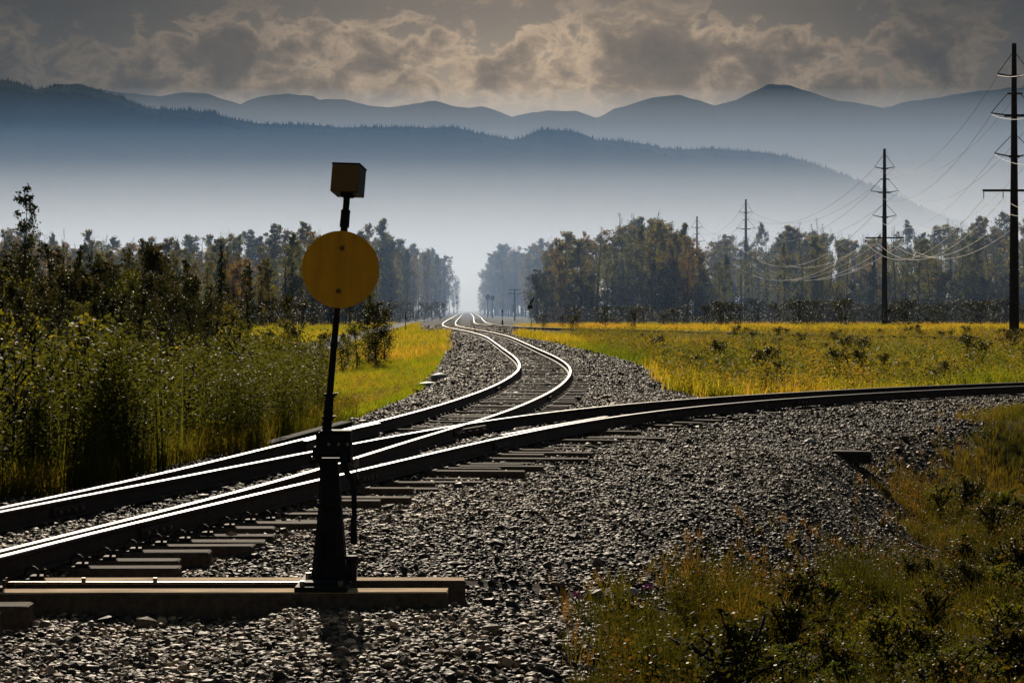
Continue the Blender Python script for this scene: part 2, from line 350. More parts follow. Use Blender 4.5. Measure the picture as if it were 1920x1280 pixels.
def track_dist(P, c):
    """distance to a centre line and the side (+1 = right of it)"""
    d = np.full(len(P), 1e9); sd_ = np.ones(len(P)); st = max(1, len(c) // 150); cc = c[::st]
    for a, b_ in zip(cc[:-1], cc[1:]):
        ab = b_ - a; ap = P - a; t_ = np.clip((ap @ ab) / (ab @ ab), 0, 1); e = np.hypot(*(ap - t_[:, None] * ab).T)
        k = e < d; d[k] = e[k]; sd_[k] = np.sign(ap[k, 0] * ab[1] - ap[k, 1] * ab[0])
    return d, sd_
VN = rng.random((64, 64))
def vnoise(x, y):
    xi = np.floor(x).astype(int); yi = np.floor(y).astype(int); fx = x - xi; fy = y - yi; fx = fx * fx * (3 - 2 * fx); fy = fy * fy * (3 - 2 * fy)
    g_ = lambda i, j: VN[i % 64, j % 64]
    return (g_(xi, yi) * (1 - fx) + g_(xi + 1, yi) * fx) * (1 - fy) + (g_(xi, yi + 1) * (1 - fx) + g_(xi + 1, yi + 1) * fx) * fy
def zg(P):
    P = np.asarray(P, float); Y = P[:, 1]
    dS, sS = track_dist(P, Sc); dR, sR = track_dist(P, Rc); dT, _ = track_dist(P, Tc)
    prof_r = np.interp(dR, [0, 1.9, 2.6, 4.4, 4.8, 5.2, 6.4, 9, 14], [-.05, -.05, -.09, -.17, -.25, -.47, -1.30, -1.30, -1.1])
    prof_r *= np.interp(Y, [10, 14, 20], [.35, .62, 1.0])
    prof_l = np.interp(dS, [0, 1.9, 2.5, 3.4, 5, 7], [-.05, -.05, -.10, -.42, -.78, -.85])
    prof_l *= np.interp(Y, [0, 90, 170, 300], [1, .9, .45, .3])
    prof_m = np.interp(np.minimum(dS, dR), [0, 1.9, 3.2, 5, 9], [-.05, -.06, -.12, -.33, -.42])
    right = (sR > 0) & (dR < 1e8) & ((P[:, 0] > np.interp(Y, RY, RX)) & (Y < 53) | (sR > 0) & (P[:, 0] > 9) & (Y < 70) & (Y < 75))
    left = P[:, 0] < np.interp(Y, SY, SX)
    z = np.where(right, prof_r, np.where(left, prof_l, prof_m))
    z = np.maximum(z, np.interp(dT, [0, 1.8, 3, 5], [-.06, -.09, -.3, -3]))
    f_ = np.clip(np.minimum(np.minimum(dS, dR), dT) / 2.5 - .8, 0, 1)
    z += f_ * ((vnoise(P[:, 0] * .35, P[:, 1] * .35) - .5) * .14 + (vnoise(P[:, 0] * 1.3 + 7, P[:, 1] * 1.3) - .5) * .07)
    z += (vnoise(P[:, 0] * 4, P[:, 1] * 4) - .5) * .03
    # between the rails of the turnout the ballast lies a little below the tie tops
    z -= np.where((Y < 40) & right & (dR > .9) & (dR < 3.0), np.interp(Y, [17.5, 19.5], [.085, .03]), 0) + np.where((Y < 17.0) & (dR > .9) & (dR < 5.5), .05, 0) - np.where((Y < 36) & (dR < .8), .03, 0)
    return z
def zat(x, y): return float(zg(np.array([[x, y]]))[0])

rows = np.concatenate([[-500, -100, -30, -8, 0], np.geomspace(4, 60, 330), np.geomspace(61, 400, 150), np.geomspace(420, 9600, 60)])
tt = np.linspace(-1, 1, 260); V = []
for y in rows:
    w = .42 * abs(y) + 9; xs = tt * w; xs[0] = -6900; xs[-1] = 6900; V.append(np.c_[xs, np.full(len(xs), y)])
V = np.vstack(V); nc = len(tt); nr = len(rows)
near = (V[:, 1] > 3) & (V[:, 1] < 1500) & (np.abs(V[:, 0]) < 900); z = np.full(len(V), -.4); z[near] = zg(V[near])
bm_ = np.zeros(len(V)); bm_[near] = np.clip(.5 + np.where(inside(V[near]), 1, -1) * edge_dist(V[near]) / .5, 0, 1)
i, j = np.meshgrid(np.arange(nr - 1), np.arange(nc - 1), indexing='ij'); a = (i * nc + j).ravel()
Fc = np.c_[a, a + 1, a + nc + 1, a + nc]
tag(mesh_np('ground', np.c_[V, z], Fc, 'ground', tint=bm_, attr='ballast', smooth=True), kind='structure')
# gravel path left of the tracks
pc = dense([-9.7, -10.2, -11.0, -12.2, -13.2, -14.2, -17, -24], [105, 110, 117, 150, 193, 261, 420, 800], 1.5)
l_, r_ = offset(pc, -1.1), offset(pc, 1.1); mid = pc
P = np.vstack([l_, mid, r_]); n = len(pc); zz = zg(P) + .05; F_ = [(k, k + n, k + n + 1, k + 1) for k in range(n - 1)] + [(k + n, k + 2 * n, k + 2 * n + 1, k + n + 1) for k in range(n - 1)]
tag(mesh_np('gravel_path', np.c_[P, zz], F_, 'path', smooth=True), kind='structure')

# ------------------------------------------------------------------ mountains
def ridge(name, pts, D, depth_front, seed, rough, label, back=1.2):
    r_ = np.random.default_rng(seed); px = np.arange(-900, 2821, 6.0); py = np.interp(px, [p[0] for p in pts], [p[1] for p in pts])
    base = HY - py; n = len(px); X = (px - 960) / FPX * D; H = base / FPX * D + CAMZ
    fine = np.interp(px, px[::3], r_.normal(0, 1, len(px[::3]))) * 0.8 * D / FPX
    H = H + fine; rings = []; K = 22
    for k in range(-8, K + 1):
        if k < 0: t_ = -k / 8; y = D + t_ * back * 1000; h = H * (1 - .6 * t_)
        else:
            t_ = k / K; y = D - t_ * depth_front
            h = H * (1 - t_) ** 1.15 + H * rough * math.sin(math.pi * t_) * (vnoise(X / 260 + seed * 3, np.full(n, y / 300)) - .5) + H * rough * .5 * math.sin(math.pi * t_) * (vnoise(X / 90 + seed * 5, np.full(n, y / 120)) - .5)
            if k == K: h = np.full(n, -2.0)
        rings.append(np.c_[X, np.full(n, y), h])
    V = np.vstack(rings); m_ = len(rings)
    i, j = np.meshgrid(np.arange(m_ - 1), np.arange(n - 1), indexing='ij'); a = (i * n + j).ravel()
    o = tag(mesh_np(name, V, np.c_[a, a + n, a + n + 1, a + 1], 'mtn', smooth=True), kind='structure')
    return X, H, rings
FR = [(-900, 60), (-300, 110), (0, 149), (20, 152), (66, 168), (100, 163), (125, 162), (175, 167), (215, 178), (250, 192), (283, 205), (345, 206), (400, 211), (430, 222), (480, 232), (575, 235), (640, 239), (740, 238), (800, 239), (850, 239),
      (900, 251), (960, 262), (985, 257), (1010, 244), (1040, 244), (1090, 252), (1120, 262), (1180, 265), (1230, 276), (1290, 280), (1350, 280), (1420, 286), (1470, 292), (1520, 306), (1570, 324), (1620, 342), (1680, 366), (1760, 402), (1880, 450), (2050, 505), (2821, 560)]
MID = [(-900, 130), (0, 175), (60, 172), (105, 159), (150, 159), (180, 168), (240, 175), (300, 181), (345, 173), (390, 176), (430, 190), (480, 202), (540, 220), (600, 236), (700, 250), (900, 300), (1200, 300), (2821, 300)]
BACK = [(-900, 170), (300, 215), (400, 214), (440, 202), (460, 192), (490, 181), (520, 176), (560, 179), (590, 181), (597, 188), (625, 187), (650, 187), (690, 198), (725, 201), (770, 196), (800, 190), (815, 189), (850, 199), (880, 202), (905, 200), (918, 202), (960, 219),
        (1000, 210), (1045, 208), (1080, 207), (1118, 222), (1150, 205), (1200, 190), (1240, 181), (1270, 178), (1310, 188), (1340, 199), (1380, 188), (1420, 168), (1442, 158), (1480, 159), (1500, 167), (1520, 173), (1570, 190), (1610, 193), (1655, 203),
        (1690, 192), (1760, 182), (1820, 173), (1900, 165), (1960, 162), (2300, 180), (2821, 150)]
Xf, Hf, rf = ridge('forested_ridge_terrain', FR, 5000, 1200, 3, .22, '', back=.4)
ridge('far_hills', MID, 7000, 900, 5, .25, '')
ridge('distant_mountains', BACK, 7900, 900, 8, .3, '')
# conifers along the front crest, far too many to count
N = 9000; ix = rng.uniform(0, len(Xf) - 1.001, N); i0 = ix.astype(int); fx = ix - i0
kk = rng.integers(7, 10, N)
A_ = np.array(rf); base = A_[kk, i0] * (1 - fx)[:, None] + A_[kk, i0 + 1] * fx[:, None]
hh = rng.uniform(3, 9, N); hh[:300] *= 1.4; ww = hh * .22
dx = [(0, 0, 1), (-1, 0, 0), (0, -1, 0), (1, 0, 0)]
V = np.stack([base + np.c_[ww * d[0], ww * d[1], hh * d[2] - (0 if d[2] else 4)] for d in dx], 1).reshape(-1, 3)
Fc = (np.arange(N)[:, None, None] * 4 + np.array([(0, 1, 2), (0, 2, 3), (0, 3, 1)])[None]).reshape(-1, 3)
tag(mesh_np('ridge_forest', V, Fc, 'mtn'), 'dark spruce forest bristling along the crest of the long middle ridge', 'forest', kind='stuff')


# ------------------------------------------------------------------ air
def volume(name, x0, x1, y0, y1, z0, z1, dens, colr, g, label):
    mb = MB(); mb.box(((x0 + x1) / 2, (y0 + y1) / 2, (z0 + z1) / 2), (x1 - x0, y1 - y0, z1 - z0))
    m = bpy.data.materials.new(name + '_air'); m.use_nodes = True; t = NT(m.node_tree); t.n.clear()
    pv = t.new('ShaderNodeVolumePrincipled'); pv.inputs['Density'].default_value = dens; pv.inputs['Color'].default_value = (*colr, 1); pv.inputs['Anisotropy'].default_value = g
    o = t.new('ShaderNodeOutputMaterial'); t.l.new(pv.outputs[0], o.inputs['Volume']); M[name] = m
    return tag(mb.build(name, name), label, 'air', kind='stuff')
volume('haze', -7000, 7000, -600, 9700, -6, 860, 1.5e-5, (.40, .64, 1.0), .30, 'thin blue haze over the whole valley')
volume('smoke', -2600, 2600, 905, 3700, -4, 76, .00042, (.80, .88, 1.0), .38, 'upper thinner layer of the smoke over the valley floor')
volume('smoke', -2600, 2600, 760, 3750, -5, 53, .0009, (.80, .88, 1.0), .38, 'white smoke lying low across the valley floor below the ridges')
volume('blue_haze', -3300, 3300, 3000, 3780, -5, 300, 2.6e-4, (.24, .50, 1.0), .3, 'thin blue haze in front of the long middle ridge')
o_ = volume('valley_mist', -4800, 4800, 5480, 6090, -5, 600, .0024, (.84, .90, 1.0), .3, 'pale mist between the middle ridge and the far mountains')
for v_ in o_.data.vertices:                    # a bank that thins upwards
    if v_.co.z > 0 and v_.co.y < 5800: v_.co.y = 6085
volume('ground_smoke', -330, 330, 262, 755, -2, 24, .0008, (.42, .62, 1.0), .38, 'thin bluish smoke drifting between the trees')


# ------------------------------------------------------------------ scatter helper
def mass(name, tmpl, pos, sc, rz, tilt_dir, tilt, tint, m_, smooth=False, var=None):
    """tmpl: list of (V(k,3),F(m,f)); all templates have equal counts. ONE mesh object"""
    TV = np.stack([t_[0] for t_ in tmpl]); TF = tmpl[0][1]; n = len(pos); pick = rng.integers(0, len(tmpl), n) if var is None else var
    V = TV[pick] * sc[:, None, :]
    c_, s_ = np.cos(rz), np.sin(rz)
    x = V[..., 0] * c_[:, None] - V[..., 1] * s_[:, None]; y = V[..., 0] * s_[:, None] + V[..., 1] * c_[:, None]; z = V[..., 2]
    # tilt: shear the upright axis
    x = x + z * (np.cos(tilt_dir) * tilt)[:, None]; y = y + z * (np.sin(tilt_dir) * tilt)[:, None]
    V = np.stack([x, y, z], -1) + pos[:, None, :]
    k = TV.shape[1]; Fc = (np.arange(n)[:, None, None] * k + TF[None]).reshape(-1, TF.shape[1])
    return mesh_np(name, V.reshape(-1, 3), Fc, m_, tint=np.repeat(tint, k), smooth=smooth)

# ------------------------------------------------------------------ ballast stones
def ico():
    p = (1 + 5 ** .5) / 2
    v = np.array([(-1, p, 0), (1, p, 0), (-1, -p, 0), (1, -p, 0), (0, -1, p), (0, 1, p), (0, -1, -p), (0, 1, -p), (p, 0, -1), (p, 0, 1), (-p, 0, -1), (-p, 0, 1)]) / math.hypot(1, p)
    f = np.array([(0, 11, 5), (0, 5, 1), (0, 1, 7), (0, 7, 10), (0, 10, 11), (1, 5, 9), (5, 11, 4), (11, 10, 2), (10, 7, 6), (7, 1, 8), (3, 9, 4), (3, 4, 2), (3, 2, 6), (3, 6, 8), (3, 8, 9), (4, 9, 5), (2, 4, 11), (6, 2, 10), (8, 6, 7), (9, 8, 1)])
    return v, f
iv, if_ = ico(); stones = []
for k in range(24):
    v_ = iv * rng.uniform(.72, 1.2, (12, 1)) * np.array([1, rng.uniform(.6, .95), rng.uniform(.32, .72)])
    a, b_ = rng.uniform(-.45, .45, 2)
    Rm = np.array(Matrix.Rotation(a, 3, 'X') @ Matrix.Rotation(b_, 3, 'Y')); stones.append((v_ @ Rm.T, if_))
def sample(n, y0, y1, xl, xr, power=0.0):
    Y = rng.uniform(y0, y1, n); u_ = rng.random(n); lo = xl(Y) if callable(xl) else np.full(n, xl); hi_ = xr(Y) if callable(xr) else np.full(n, xr)
    return np.c_[lo + (hi_ - lo) * u_, Y]
fr = lambda s_, pad: (lambda Y: s_ * (Y * .2286 + pad))
pos, scl = [], []
for (y0, y1, per, smin, smax, lift) in ((11.5, 17.5, 740, .015, .033, .0), (17.5, 24, 560, .016, .032, 0), (24, 36, 400, .017, .032, 0), (36, 56, 190, .022, .042, 0), (56, 100, 70, .030, .058, 0), (100, 260, 16, .045, .085, 0)):
    wmax = (y1 * .2286 + 1.2) * 2; n = int((y1 - y0) * wmax * per)
    P = sample(n, y0, y1, fr(-1, 1.2), fr(1, 1.2)); keep = rng.random(n) < (P[:, 1] * .2286 + 1.2) * 2 / wmax
    P = P[keep]; P = P + rng.normal(0, .12 if y1 < 40 else .3, P.shape); P = P[inside(P) | ((edge_dist(P) < .5) & (rng.random(len(P)) < .6))]
    dR, _ = track_dist(P, Rc); s_ = rng.uniform(smin, smax, len(P)) * rng.choice([.75, 1, 1, 1.3], len(P)); s_[rng.random(len(P)) < .012] *= 1.9
    pos.append(P); scl.append(s_)
P = np.vstack(pos); s_ = np.concatenate(scl); z = zg(P)
dR, _ = track_dist(P, Rc); dS, _ = track_dist(P, Sc)
z += rng.uniform(-.2, .55, len(P)) * s_
z -= np.where((dS < 1.4) & (P[:, 1] > 36), .022, 0)
s3 = s_[:, None] * rng.uniform(.75, 1.35, (len(P), 3))
tint = np.clip(rng.beta(1.5, 1.7, len(P)) * .95 + (rng.random(len(P)) < .03) * 1, 0, 1)
tint = np.clip(tint + (vnoise(P[:, 0] * .5, P[:, 1] * .35) - .5) * .5 + (vnoise(P[:, 0] * 2 + 9, P[:, 1] * 2) - .5) * .22 - np.where(np.minimum(dS, dR) < .95, .12, 0), 0, .97)
o = mass('ballast_stones', stones, np.c_[P, z], s3, rng.uniform(0, 6.28, len(P)), rng.uniform(0, 6.28, len(P)), rng.uniform(0, .3, len(P)), tint, 'stone')
tag(o, 'crushed grey ballast stones covering the track bed', 'gravel', kind='stuff')
print('stones', len(P))

# ------------------------------------------------------------------ rails
HEAD = [(-.068, 0), (-.068, .012), (-.012, .028), (-.009, .125), (-.034, .137), (-.036, .162), (-.030, .170), (.030, .170), (.036, .162), (.034, .137), (.009, .125), (.012, .028), (.068, .012), (.068, 0)]
def rail(path, label, z0=.010, head='steel', grp=None, dz=0.0, lift=None, wob=0.004):
    p = np.asarray(path); tn = np.gradient(p, axis=0); tn /= np.linalg.norm(tn, axis=1)[:, None]; nr_ = np.c_[tn[:, 1], -tn[:, 0]]
    K = len(HEAD); off = np.array(HEAD); zz = np.full(len(p), z0 + dz)
    zz = zz + (vnoise(p[:, 0] * .09 + 3, p[:, 1] * .12) - .5) * wob * 2
    if lift is not None: zz = zz + lift
    V = np.zeros((len(p), K, 3)); V[..., 0] = p[:, None, 0] + nr_[:, None, 0] * off[None, :, 0]; V[..., 1] = p[:, None, 1] + nr_[:, None, 1] * off[None, :, 0]; V[..., 2] = zz[:, None] + off[None, :, 1]
    i, j = np.meshgrid(np.arange(len(p) - 1), np.arange(K), indexing='ij'); j2 = (j + 1) % K
    F_ = np.stack([i * K + j, i * K + j2, (i + 1) * K + j2, (i + 1) * K + j], -1).reshape(-1, 4); mi = np.where(np.isin(j.ravel(), (5, 6, 7)), 1, 0)
    o = mesh_np('rail', V.reshape(-1, 3), F_[:, ::-1], ['rust', head], midx=mi)
    tag(o, label, 'rail', grp)
    return o
def cut(c, y0, y1): return c[(c[:, 1] >= y0) & (c[:, 1] <= y1)]
A_l = offset(Rc, G); C_l = offset(Rc, -G); D_l = offset(Sc, -G); B_l = offset(Sc, G)
# superelevation on the curve: inner rail low
railA = rail(A_l[(A_l[:, 1] > 5)], 'bright stock rail nearest the switch stand, curving off to the right edge', grp=None)
Ccut = C_l[(C_l[:, 1] > 12)]
railC = rail(Ccut, 'outer rail of the right hand curve, second from back at the left edge', dz=.003)
railD = rail(cut(D_l, 7, 1500), 'rearmost rail on the left, bending away into the distance', dz=-.002)
railB = rail(cut(B_l, 12, 1500), 'inner switch rail running close behind the nearest rail then winding away', dz=-.001, head='duller')
rail(offset(Tc, -G)[3:], 'nearer rail of the far track that swings right across the meadow', wob=.001)
rail(offset(Tc, G)[3:], 'farther rail of the far track that swings right across the meadow', wob=.001)
# guard rails opposite the frog
gd = offset(Sc, -G + .115); gA = offset(Rc, G - .115)
def flare(pth, side):
    n = len(pth); k = np.minimum(np.arange(n), np.arange(n)[::-1]); f_ = np.clip(1 - k / 3, 0, 1) * .06; return pth + np.c_[np.full(n, side), np.zeros(n)] * f_[:, None]
rail(flare(cut(gd, 29.5, 34.5), .5), 'short guard rail beside the rearmost rail, across from the frog', dz=.004, head='duller')
rail(flare(cut(gA, 31.0, 36.5), -.5), 'short guard rail inside the nearest rail, across from the frog', dz=.004, head='duller')

def joint_bar(railobj, path, y, side):
    k = int(np.argmin(abs(path[:, 1] - y))); p = path[k]; d = path[k + 1] - path[k - 1]; a = math.atan2(d[1], d[0]); Rm = rotz(a)
    mb = MB(); n_ = Vector((math.sin(a), -math.cos(a), 0)) * side
    c_ = Vector((p[0], p[1], .085)) + n_ * .028; mb.box(c_, (.66, .026, .085), Rm, bev=.006); jb = mb.build('joint_bar', 'rust', railobj)
    for e in (-.24, -.08, .08, .24):
        q_ = MB(); c2 = Vector((p[0], p[1], .088)) + n_ * .041 + Vector((math.cos(a), math.sin(a), 0)) * e
        q_.tube([c2, c2 + n_ * .034], .017, 6); q_.build('bolt', 'bolt', jb)
for y in (18.6, 24.5, 30.2, 38.5, 44): joint_bar(railA, A_l, y, 1)
for y in (20.5, 27.6): joint_bar(railC, C_l, y, 1)
for y in (25, 34.2, 52): joint_bar(railD, D_l, y, 1)
for y in (33.5, 47): joint_bar(railB, B_l, y, 1)
# frog casting where the two inner rails cross
fk = int(np.argmin([np.min(np.hypot(*(C_l - b_).T)) + (0 if 30 < b_[1] < 40 else 9) for b_ in B_l])); fp = B_l[fk]
mb = MB(); aR = math.atan2(.97, .3)
for e in (-.075, .075): mb.box((fp[0] + e * math.sin(aR), fp[1] - e * math.cos(aR), .075), (1.9, .05, .12), rotz(aR), bev=.01)
for k in range(5):
    for s_ in (-.12, .12): mb.tube([(fp[0] + (k - 2) * .34 * math.cos(aR) + s_ * math.sin(aR), fp[1] + (k - 2) * .34 * math.sin(aR) - s_ * math.cos(aR), .08), (fp[0] + (k - 2) * .34 * math.cos(aR) + s_ * 1.35 * math.sin(aR), fp[1] + (k - 2) * .34 * math.sin(aR) - s_ * 1.35 * math.cos(aR), .08)], .02, 6)
tag(mb.build('frog', 'rust'), 'dark bolted frog casting where the two inner rails cross', 'rail crossing')

# ------------------------------------------------------------------ ties
def tie_mesh(L, w, h, jit):
    mb = MB(); mb.box((0, 0, -h / 2), (L, w, h), bev=.012); return mb
def xR(Y): return float(np.interp(Y, Rc[:400, 1], Rc[:400, 0])) if Y < 53 else 99
def xS(Y): return float(np.interp(Y, Sc[:, 1], Sc[:, 0]))
tieprotos = []
def add_tie(cx, cy, L, ang, zt, label, group, plates, m_='tie', w=.225, h=.19, name='railroad_tie', clip=False):
    r_ = thing(name, label, 'railroad tie', (cx, cy, zt), group, ang)
    mb = MB(); L2 = L; mb.box((0, 0, -h / 2), (L2, w, h), bev=.010)
    # a little wear: nudge the corners
    mb.v = [(x + rnd.uniform(-.008, .008), y + rnd.uniform(-.004, .004), z_ + rnd.uniform(-.003, .003)) for x, y, z_ in mb.v]
    mb.mi = [0 if sum(mb.v[i_][2] for i_ in f_) / len(f_) > -.004 - .0 else (2 if min(abs(mb.v[i_][0]) for i_ in f_) > L2 / 2 - .03 else 1) for f_ in mb.f]  # top, end and side faces; the sides take the painted shade
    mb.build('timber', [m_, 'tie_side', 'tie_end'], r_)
    ca, sa = math.cos(-ang), math.sin(-ang)
    for (px_, py_, ra, side) in plates:
        lx, ly = (px_ - cx) * ca - (py_ - cy) * sa, (px_ - cx) * sa + (py_ - cy) * ca
        pm = MB(); pm.box((lx, ly, .005), (.36, .19, .010), bev=.002)
        pl = pm.build('tie_plate', 'rust', r_)
        for e in (-.105, .105):
            k = MB(); k.tube([(lx + e, ly + .05 * (1 if e > 0 else -1), .01), (lx + e, ly + .05 * (1 if e > 0 else -1), .034)], .010, 6); k.box((lx + e * .93, ly + .05 * (1 if e > 0 else -1), .036), (.036, .026, .012)); k.build('spike', 'bolt', pl)
        if clip and side > 0:
            k = MB(); ox = lx + .155; pts = [(ox + .052 * math.cos(t_), ly - .02 + .012 * t_, .035 + .052 * math.sin(t_)) for t_ in np.linspace(-.6, 3.9, 12)]
            k.tube(pts, .012, 6); k.box((ox + .045, ly, .018), (.10, .12, .022), bev=.003); k.tube([(ox + .10, ly - .02, .02), (ox + .10, ly - .02, .075)], .012, 6); k.build('rail_clip', 'rust', pl)
    return r_
def cross(path, cx, cy, ang):
    """where a rail crosses the tie's axis"""
    d = np.array([math.cos(ang), math.sin(ang)]); q_ = path - np.array([cx, cy]); s_ = q_[:, 0] * d[1] - q_[:, 1] * d[0]
    k = np.where((s_[:-1] * s_[1:] <= 0) & (np.abs(q_[:-1] @ d) < 5))[0]
    if len(k) == 0: return None
    k = k[0]; t_ = s_[k] / (s_[k] - s_[k + 1] + 1e-9); p = path[k] + (path[k + 1] - path[k]) * t_; e = path[k + 1] - path[k]
    return (p[0], p[1], math.atan2(e[1], e[0]))
Y = 12.6; k = 0; ORD = ['nearest', 'second', 'third', 'fourth', 'fifth', 'sixth', 'seventh']
tieY = []
while Y < 36.5:
    tieY.append(Y); Y += .525 + (.06 if Y > 30 else 0)
for k, Y in enumerate(tieY):
    if 15.0 < Y < 16.45: continue                     # head blocks of the switch stand go here
    ang = R(float(np.interp(Y, [14, 18, 28, 36, 40], [1.5, 1, -3, -10, -14])))
    xa = float(np.interp(Y, A_l[:400, 1], A_l[:400, 0])) ; xd = float(np.interp(Y, D_l[:, 1], D_l[:, 0]))
    ext_ = .70 + rnd.uniform(-.12, .22) + (rnd.choice([0, 0, .55]) if 23.5 < Y < 36 else 0) + (.1 if Y < 19 else 0)
    x1 = xa + ext_; x0 = xd - .62 - rnd.uniform(0, .15); cx = (x0 + x1) / 2; cy = Y
    pl = []
    for path, sd_ in ((A_l, 1), (B_l, 0), (C_l, 0), (D_l, 0)):
        c_ = cross(path[path[:, 1] < 60], cx, cy, ang)
        if c_ and Y < 33: pl.append((*c_, sd_))
    if Y < 24 and len(pl) == 4: pl = [pl[0], pl[2]] if True else pl
    ang += R(rnd.uniform(-1.6, 1.6)) if Y > 18 else 0
    zt = rnd.choice([rnd.uniform(-.02, .006), rnd.uniform(-.055, -.025)]) if Y > 18.5 else rnd.uniform(-.012, .004)
    if Y < 14.9: lab = 'short creosoted tie lying in front of the head blocks at the bottom left corner' if Y > 14.3 else 'creosoted turnout tie at the near end of the switch'
    else: lab = 'long creosoted turnout tie under the crossing rails'
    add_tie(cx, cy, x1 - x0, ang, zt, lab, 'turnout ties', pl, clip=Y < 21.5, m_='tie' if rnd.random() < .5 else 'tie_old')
# ties of the winding track
s_acc = 0; last = None; n_s = 0
for a, b_ in zip(Sc[:-1], Sc[1:]):
    L = np.hypot(*(b_ - a)); 
    if a[1] < 36.3: continue
    s_acc += L
    while s_acc > .62 and a[1] < 118:
        s_acc -= .62; ang = math.atan2(b_[1] - a[1], b_[0] - a[0]) - math.pi / 2 + R(rnd.uniform(-1.5, 1.5)); p = a + (b_ - a) * (1 - s_acc / L if L > .62 else .5); n_s += 1
        sh = rnd.uniform(-.06, .06)
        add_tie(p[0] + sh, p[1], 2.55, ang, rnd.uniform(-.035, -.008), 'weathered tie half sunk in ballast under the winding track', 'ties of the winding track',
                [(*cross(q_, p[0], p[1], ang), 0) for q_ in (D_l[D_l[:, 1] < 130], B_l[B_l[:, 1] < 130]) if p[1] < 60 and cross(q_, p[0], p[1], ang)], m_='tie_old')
s_acc = 0
for a, b_ in zip(Rc[:-1], Rc[1:]):
    L = np.hypot(*(b_ - a))
    if a[1] < 37.0: continue
    s_acc += L
    if s_acc > .6 and a[0] < 17:
        s_acc = 0; ang = math.atan2(b_[1] - a[1], b_[0] - a[0]) - math.pi / 2; x, y = b_
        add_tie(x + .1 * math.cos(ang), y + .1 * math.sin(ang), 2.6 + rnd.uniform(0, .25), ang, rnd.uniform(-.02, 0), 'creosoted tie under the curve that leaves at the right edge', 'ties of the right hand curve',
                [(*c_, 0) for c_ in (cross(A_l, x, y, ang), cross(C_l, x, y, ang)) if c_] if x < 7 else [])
# far ties, too many and too small to count
V, F_ = [], []; mb = MB(); pts = []
for c_, y0, y1 in ((Sc, 118, 420), (Tc, 205, 420)):
    acc = 0
    for a, b_ in zip(c_[:-1], c_[1:]):
        acc += np.hypot(*(b_ - a)); 
        if not y0 < a[1] < y1: continue
        nn = int(acc / .62); 
        for e in range(nn):
            p = a + (b_ - a) * (e + .5) / nn; mb.box((p[0], p[1], -.12), (2.6, .22, .2), rotz(math.atan2(b_[1] - a[1], b_[0] - a[0]) - math.pi / 2))
        acc -= nn * .62
tag(mb.build('distant_ties', 'tie_old'), 'far ties under the distant tracks', 'railroad ties', kind='stuff')

# ------------------------------------------------------------------ head blocks
def headblock(x0, x1, y, w, h, zt, label, dy=0.0):
    ang = math.atan2(dy, x1 - x0); cx = (x0 + x1) / 2
    pl = [(*c_, 1) for c_ in (cross(A_l, cx, y, ang),) if c_]
    return add_tie(cx, y, x1 - x0, ang, zt, label, None, pl, m_='tie_sunlit', w=w, h=h, name='head_block', clip=True)
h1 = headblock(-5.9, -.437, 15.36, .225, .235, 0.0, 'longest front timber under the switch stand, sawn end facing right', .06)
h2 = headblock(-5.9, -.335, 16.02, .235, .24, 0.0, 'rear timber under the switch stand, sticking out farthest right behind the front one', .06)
for o in (h1, h2): o['category'] = 'timber'
# throw rod between the head blocks
mb = MB(); mb.box((-2.72, 15.69, .012), (2.6, .045, .02), bev=.003); mb.box((-4.15, 15.69, .02), (.4, .06, .03)); 
sr = tag(mb.build('switch_rod', 'bolt'), 'flat steel throw rod lying between the two long stand timbers', 'rod')
for x in (-3.55, -3.0, -2.5):
    k = MB(); k.tube([(x, 15.69, .022), (x, 15.69, .05)], .016, 6); k.build('bolt', 'bolt', sr)

# ------------------------------------------------------------------ switch stand
ST = thing('switch_stand', 'tall black switch stand with round amber target and square lamp on a leaning mast', 'switch stand', (-1.275, 15.69, 0))
def bolt(parent, c, d, r_=.016, m_='bolt', name='bolt'):
    k = MB(); k.tube([c, Vector(c) + Vector(d)], r_, 6); return k.build(name, m_, parent)
mb = MB(); mb.box((-.03, 0, .018), (.36, .86, .036), bev=.006); mb.box((-.03, -.29, .045), (.30, .14, .03), bev=.006); bp_ = mb.build('base_plate', 'iron', ST)
for x, y in ((-.16, -.37), (.10, -.37), (-.16, .37), (.10, .37)): bolt(bp_, (x, y, .036), (0, 0, .035), .018)
def loft(rings, mb, mi=0):
    V = []; Fs = []; n = len(rings[0])
    for r_ in rings: V += r_
    for i in range(len(rings) - 1):
        for k in range(n): Fs.append((i * n + k, i * n + (k + 1) % n, (i + 1) * n + (k + 1) % n, (i + 1) * n + k))
    Fs += [tuple(reversed(range(n))), tuple(range((len(rings) - 1) * n, len(rings) * n))]; mb.add(V, Fs, mi)
def oct_(cx, cy, z, wx, wy, c_=.3):
    a, b_ = wx / 2, wy / 2; return [(cx + x * a, cy + y * b_, z) for x, y in ((-1 + c_, -1), (1 - c_, -1), (1, -1 + c_), (1, 1 - c_), (1 - c_, 1), (-1 + c_, 1), (-1, 1 - c_), (-1, -1 + c_))]
mb = MB(); loft([oct_(0, 0, .03, .25, .34), oct_(0, 0, .10, .235, .32), oct_(.0, 0, .22, .215, .28), oct_(.003, 0, .50, .165, .20), oct_(.0, 0, .74, .135, .16), oct_(-.01, 0, .86, .125, .15)], mb)
mb.box((-.055, -.15, .2), (.02, .05, .34)); mb.box((.055, -.15, .2), (.02, .05, .34)); mb.tube([(-.075, -.13, .57), (.075, -.13, .57)], .02, 8)
body = mb.build('pedestal', 'iron', ST)
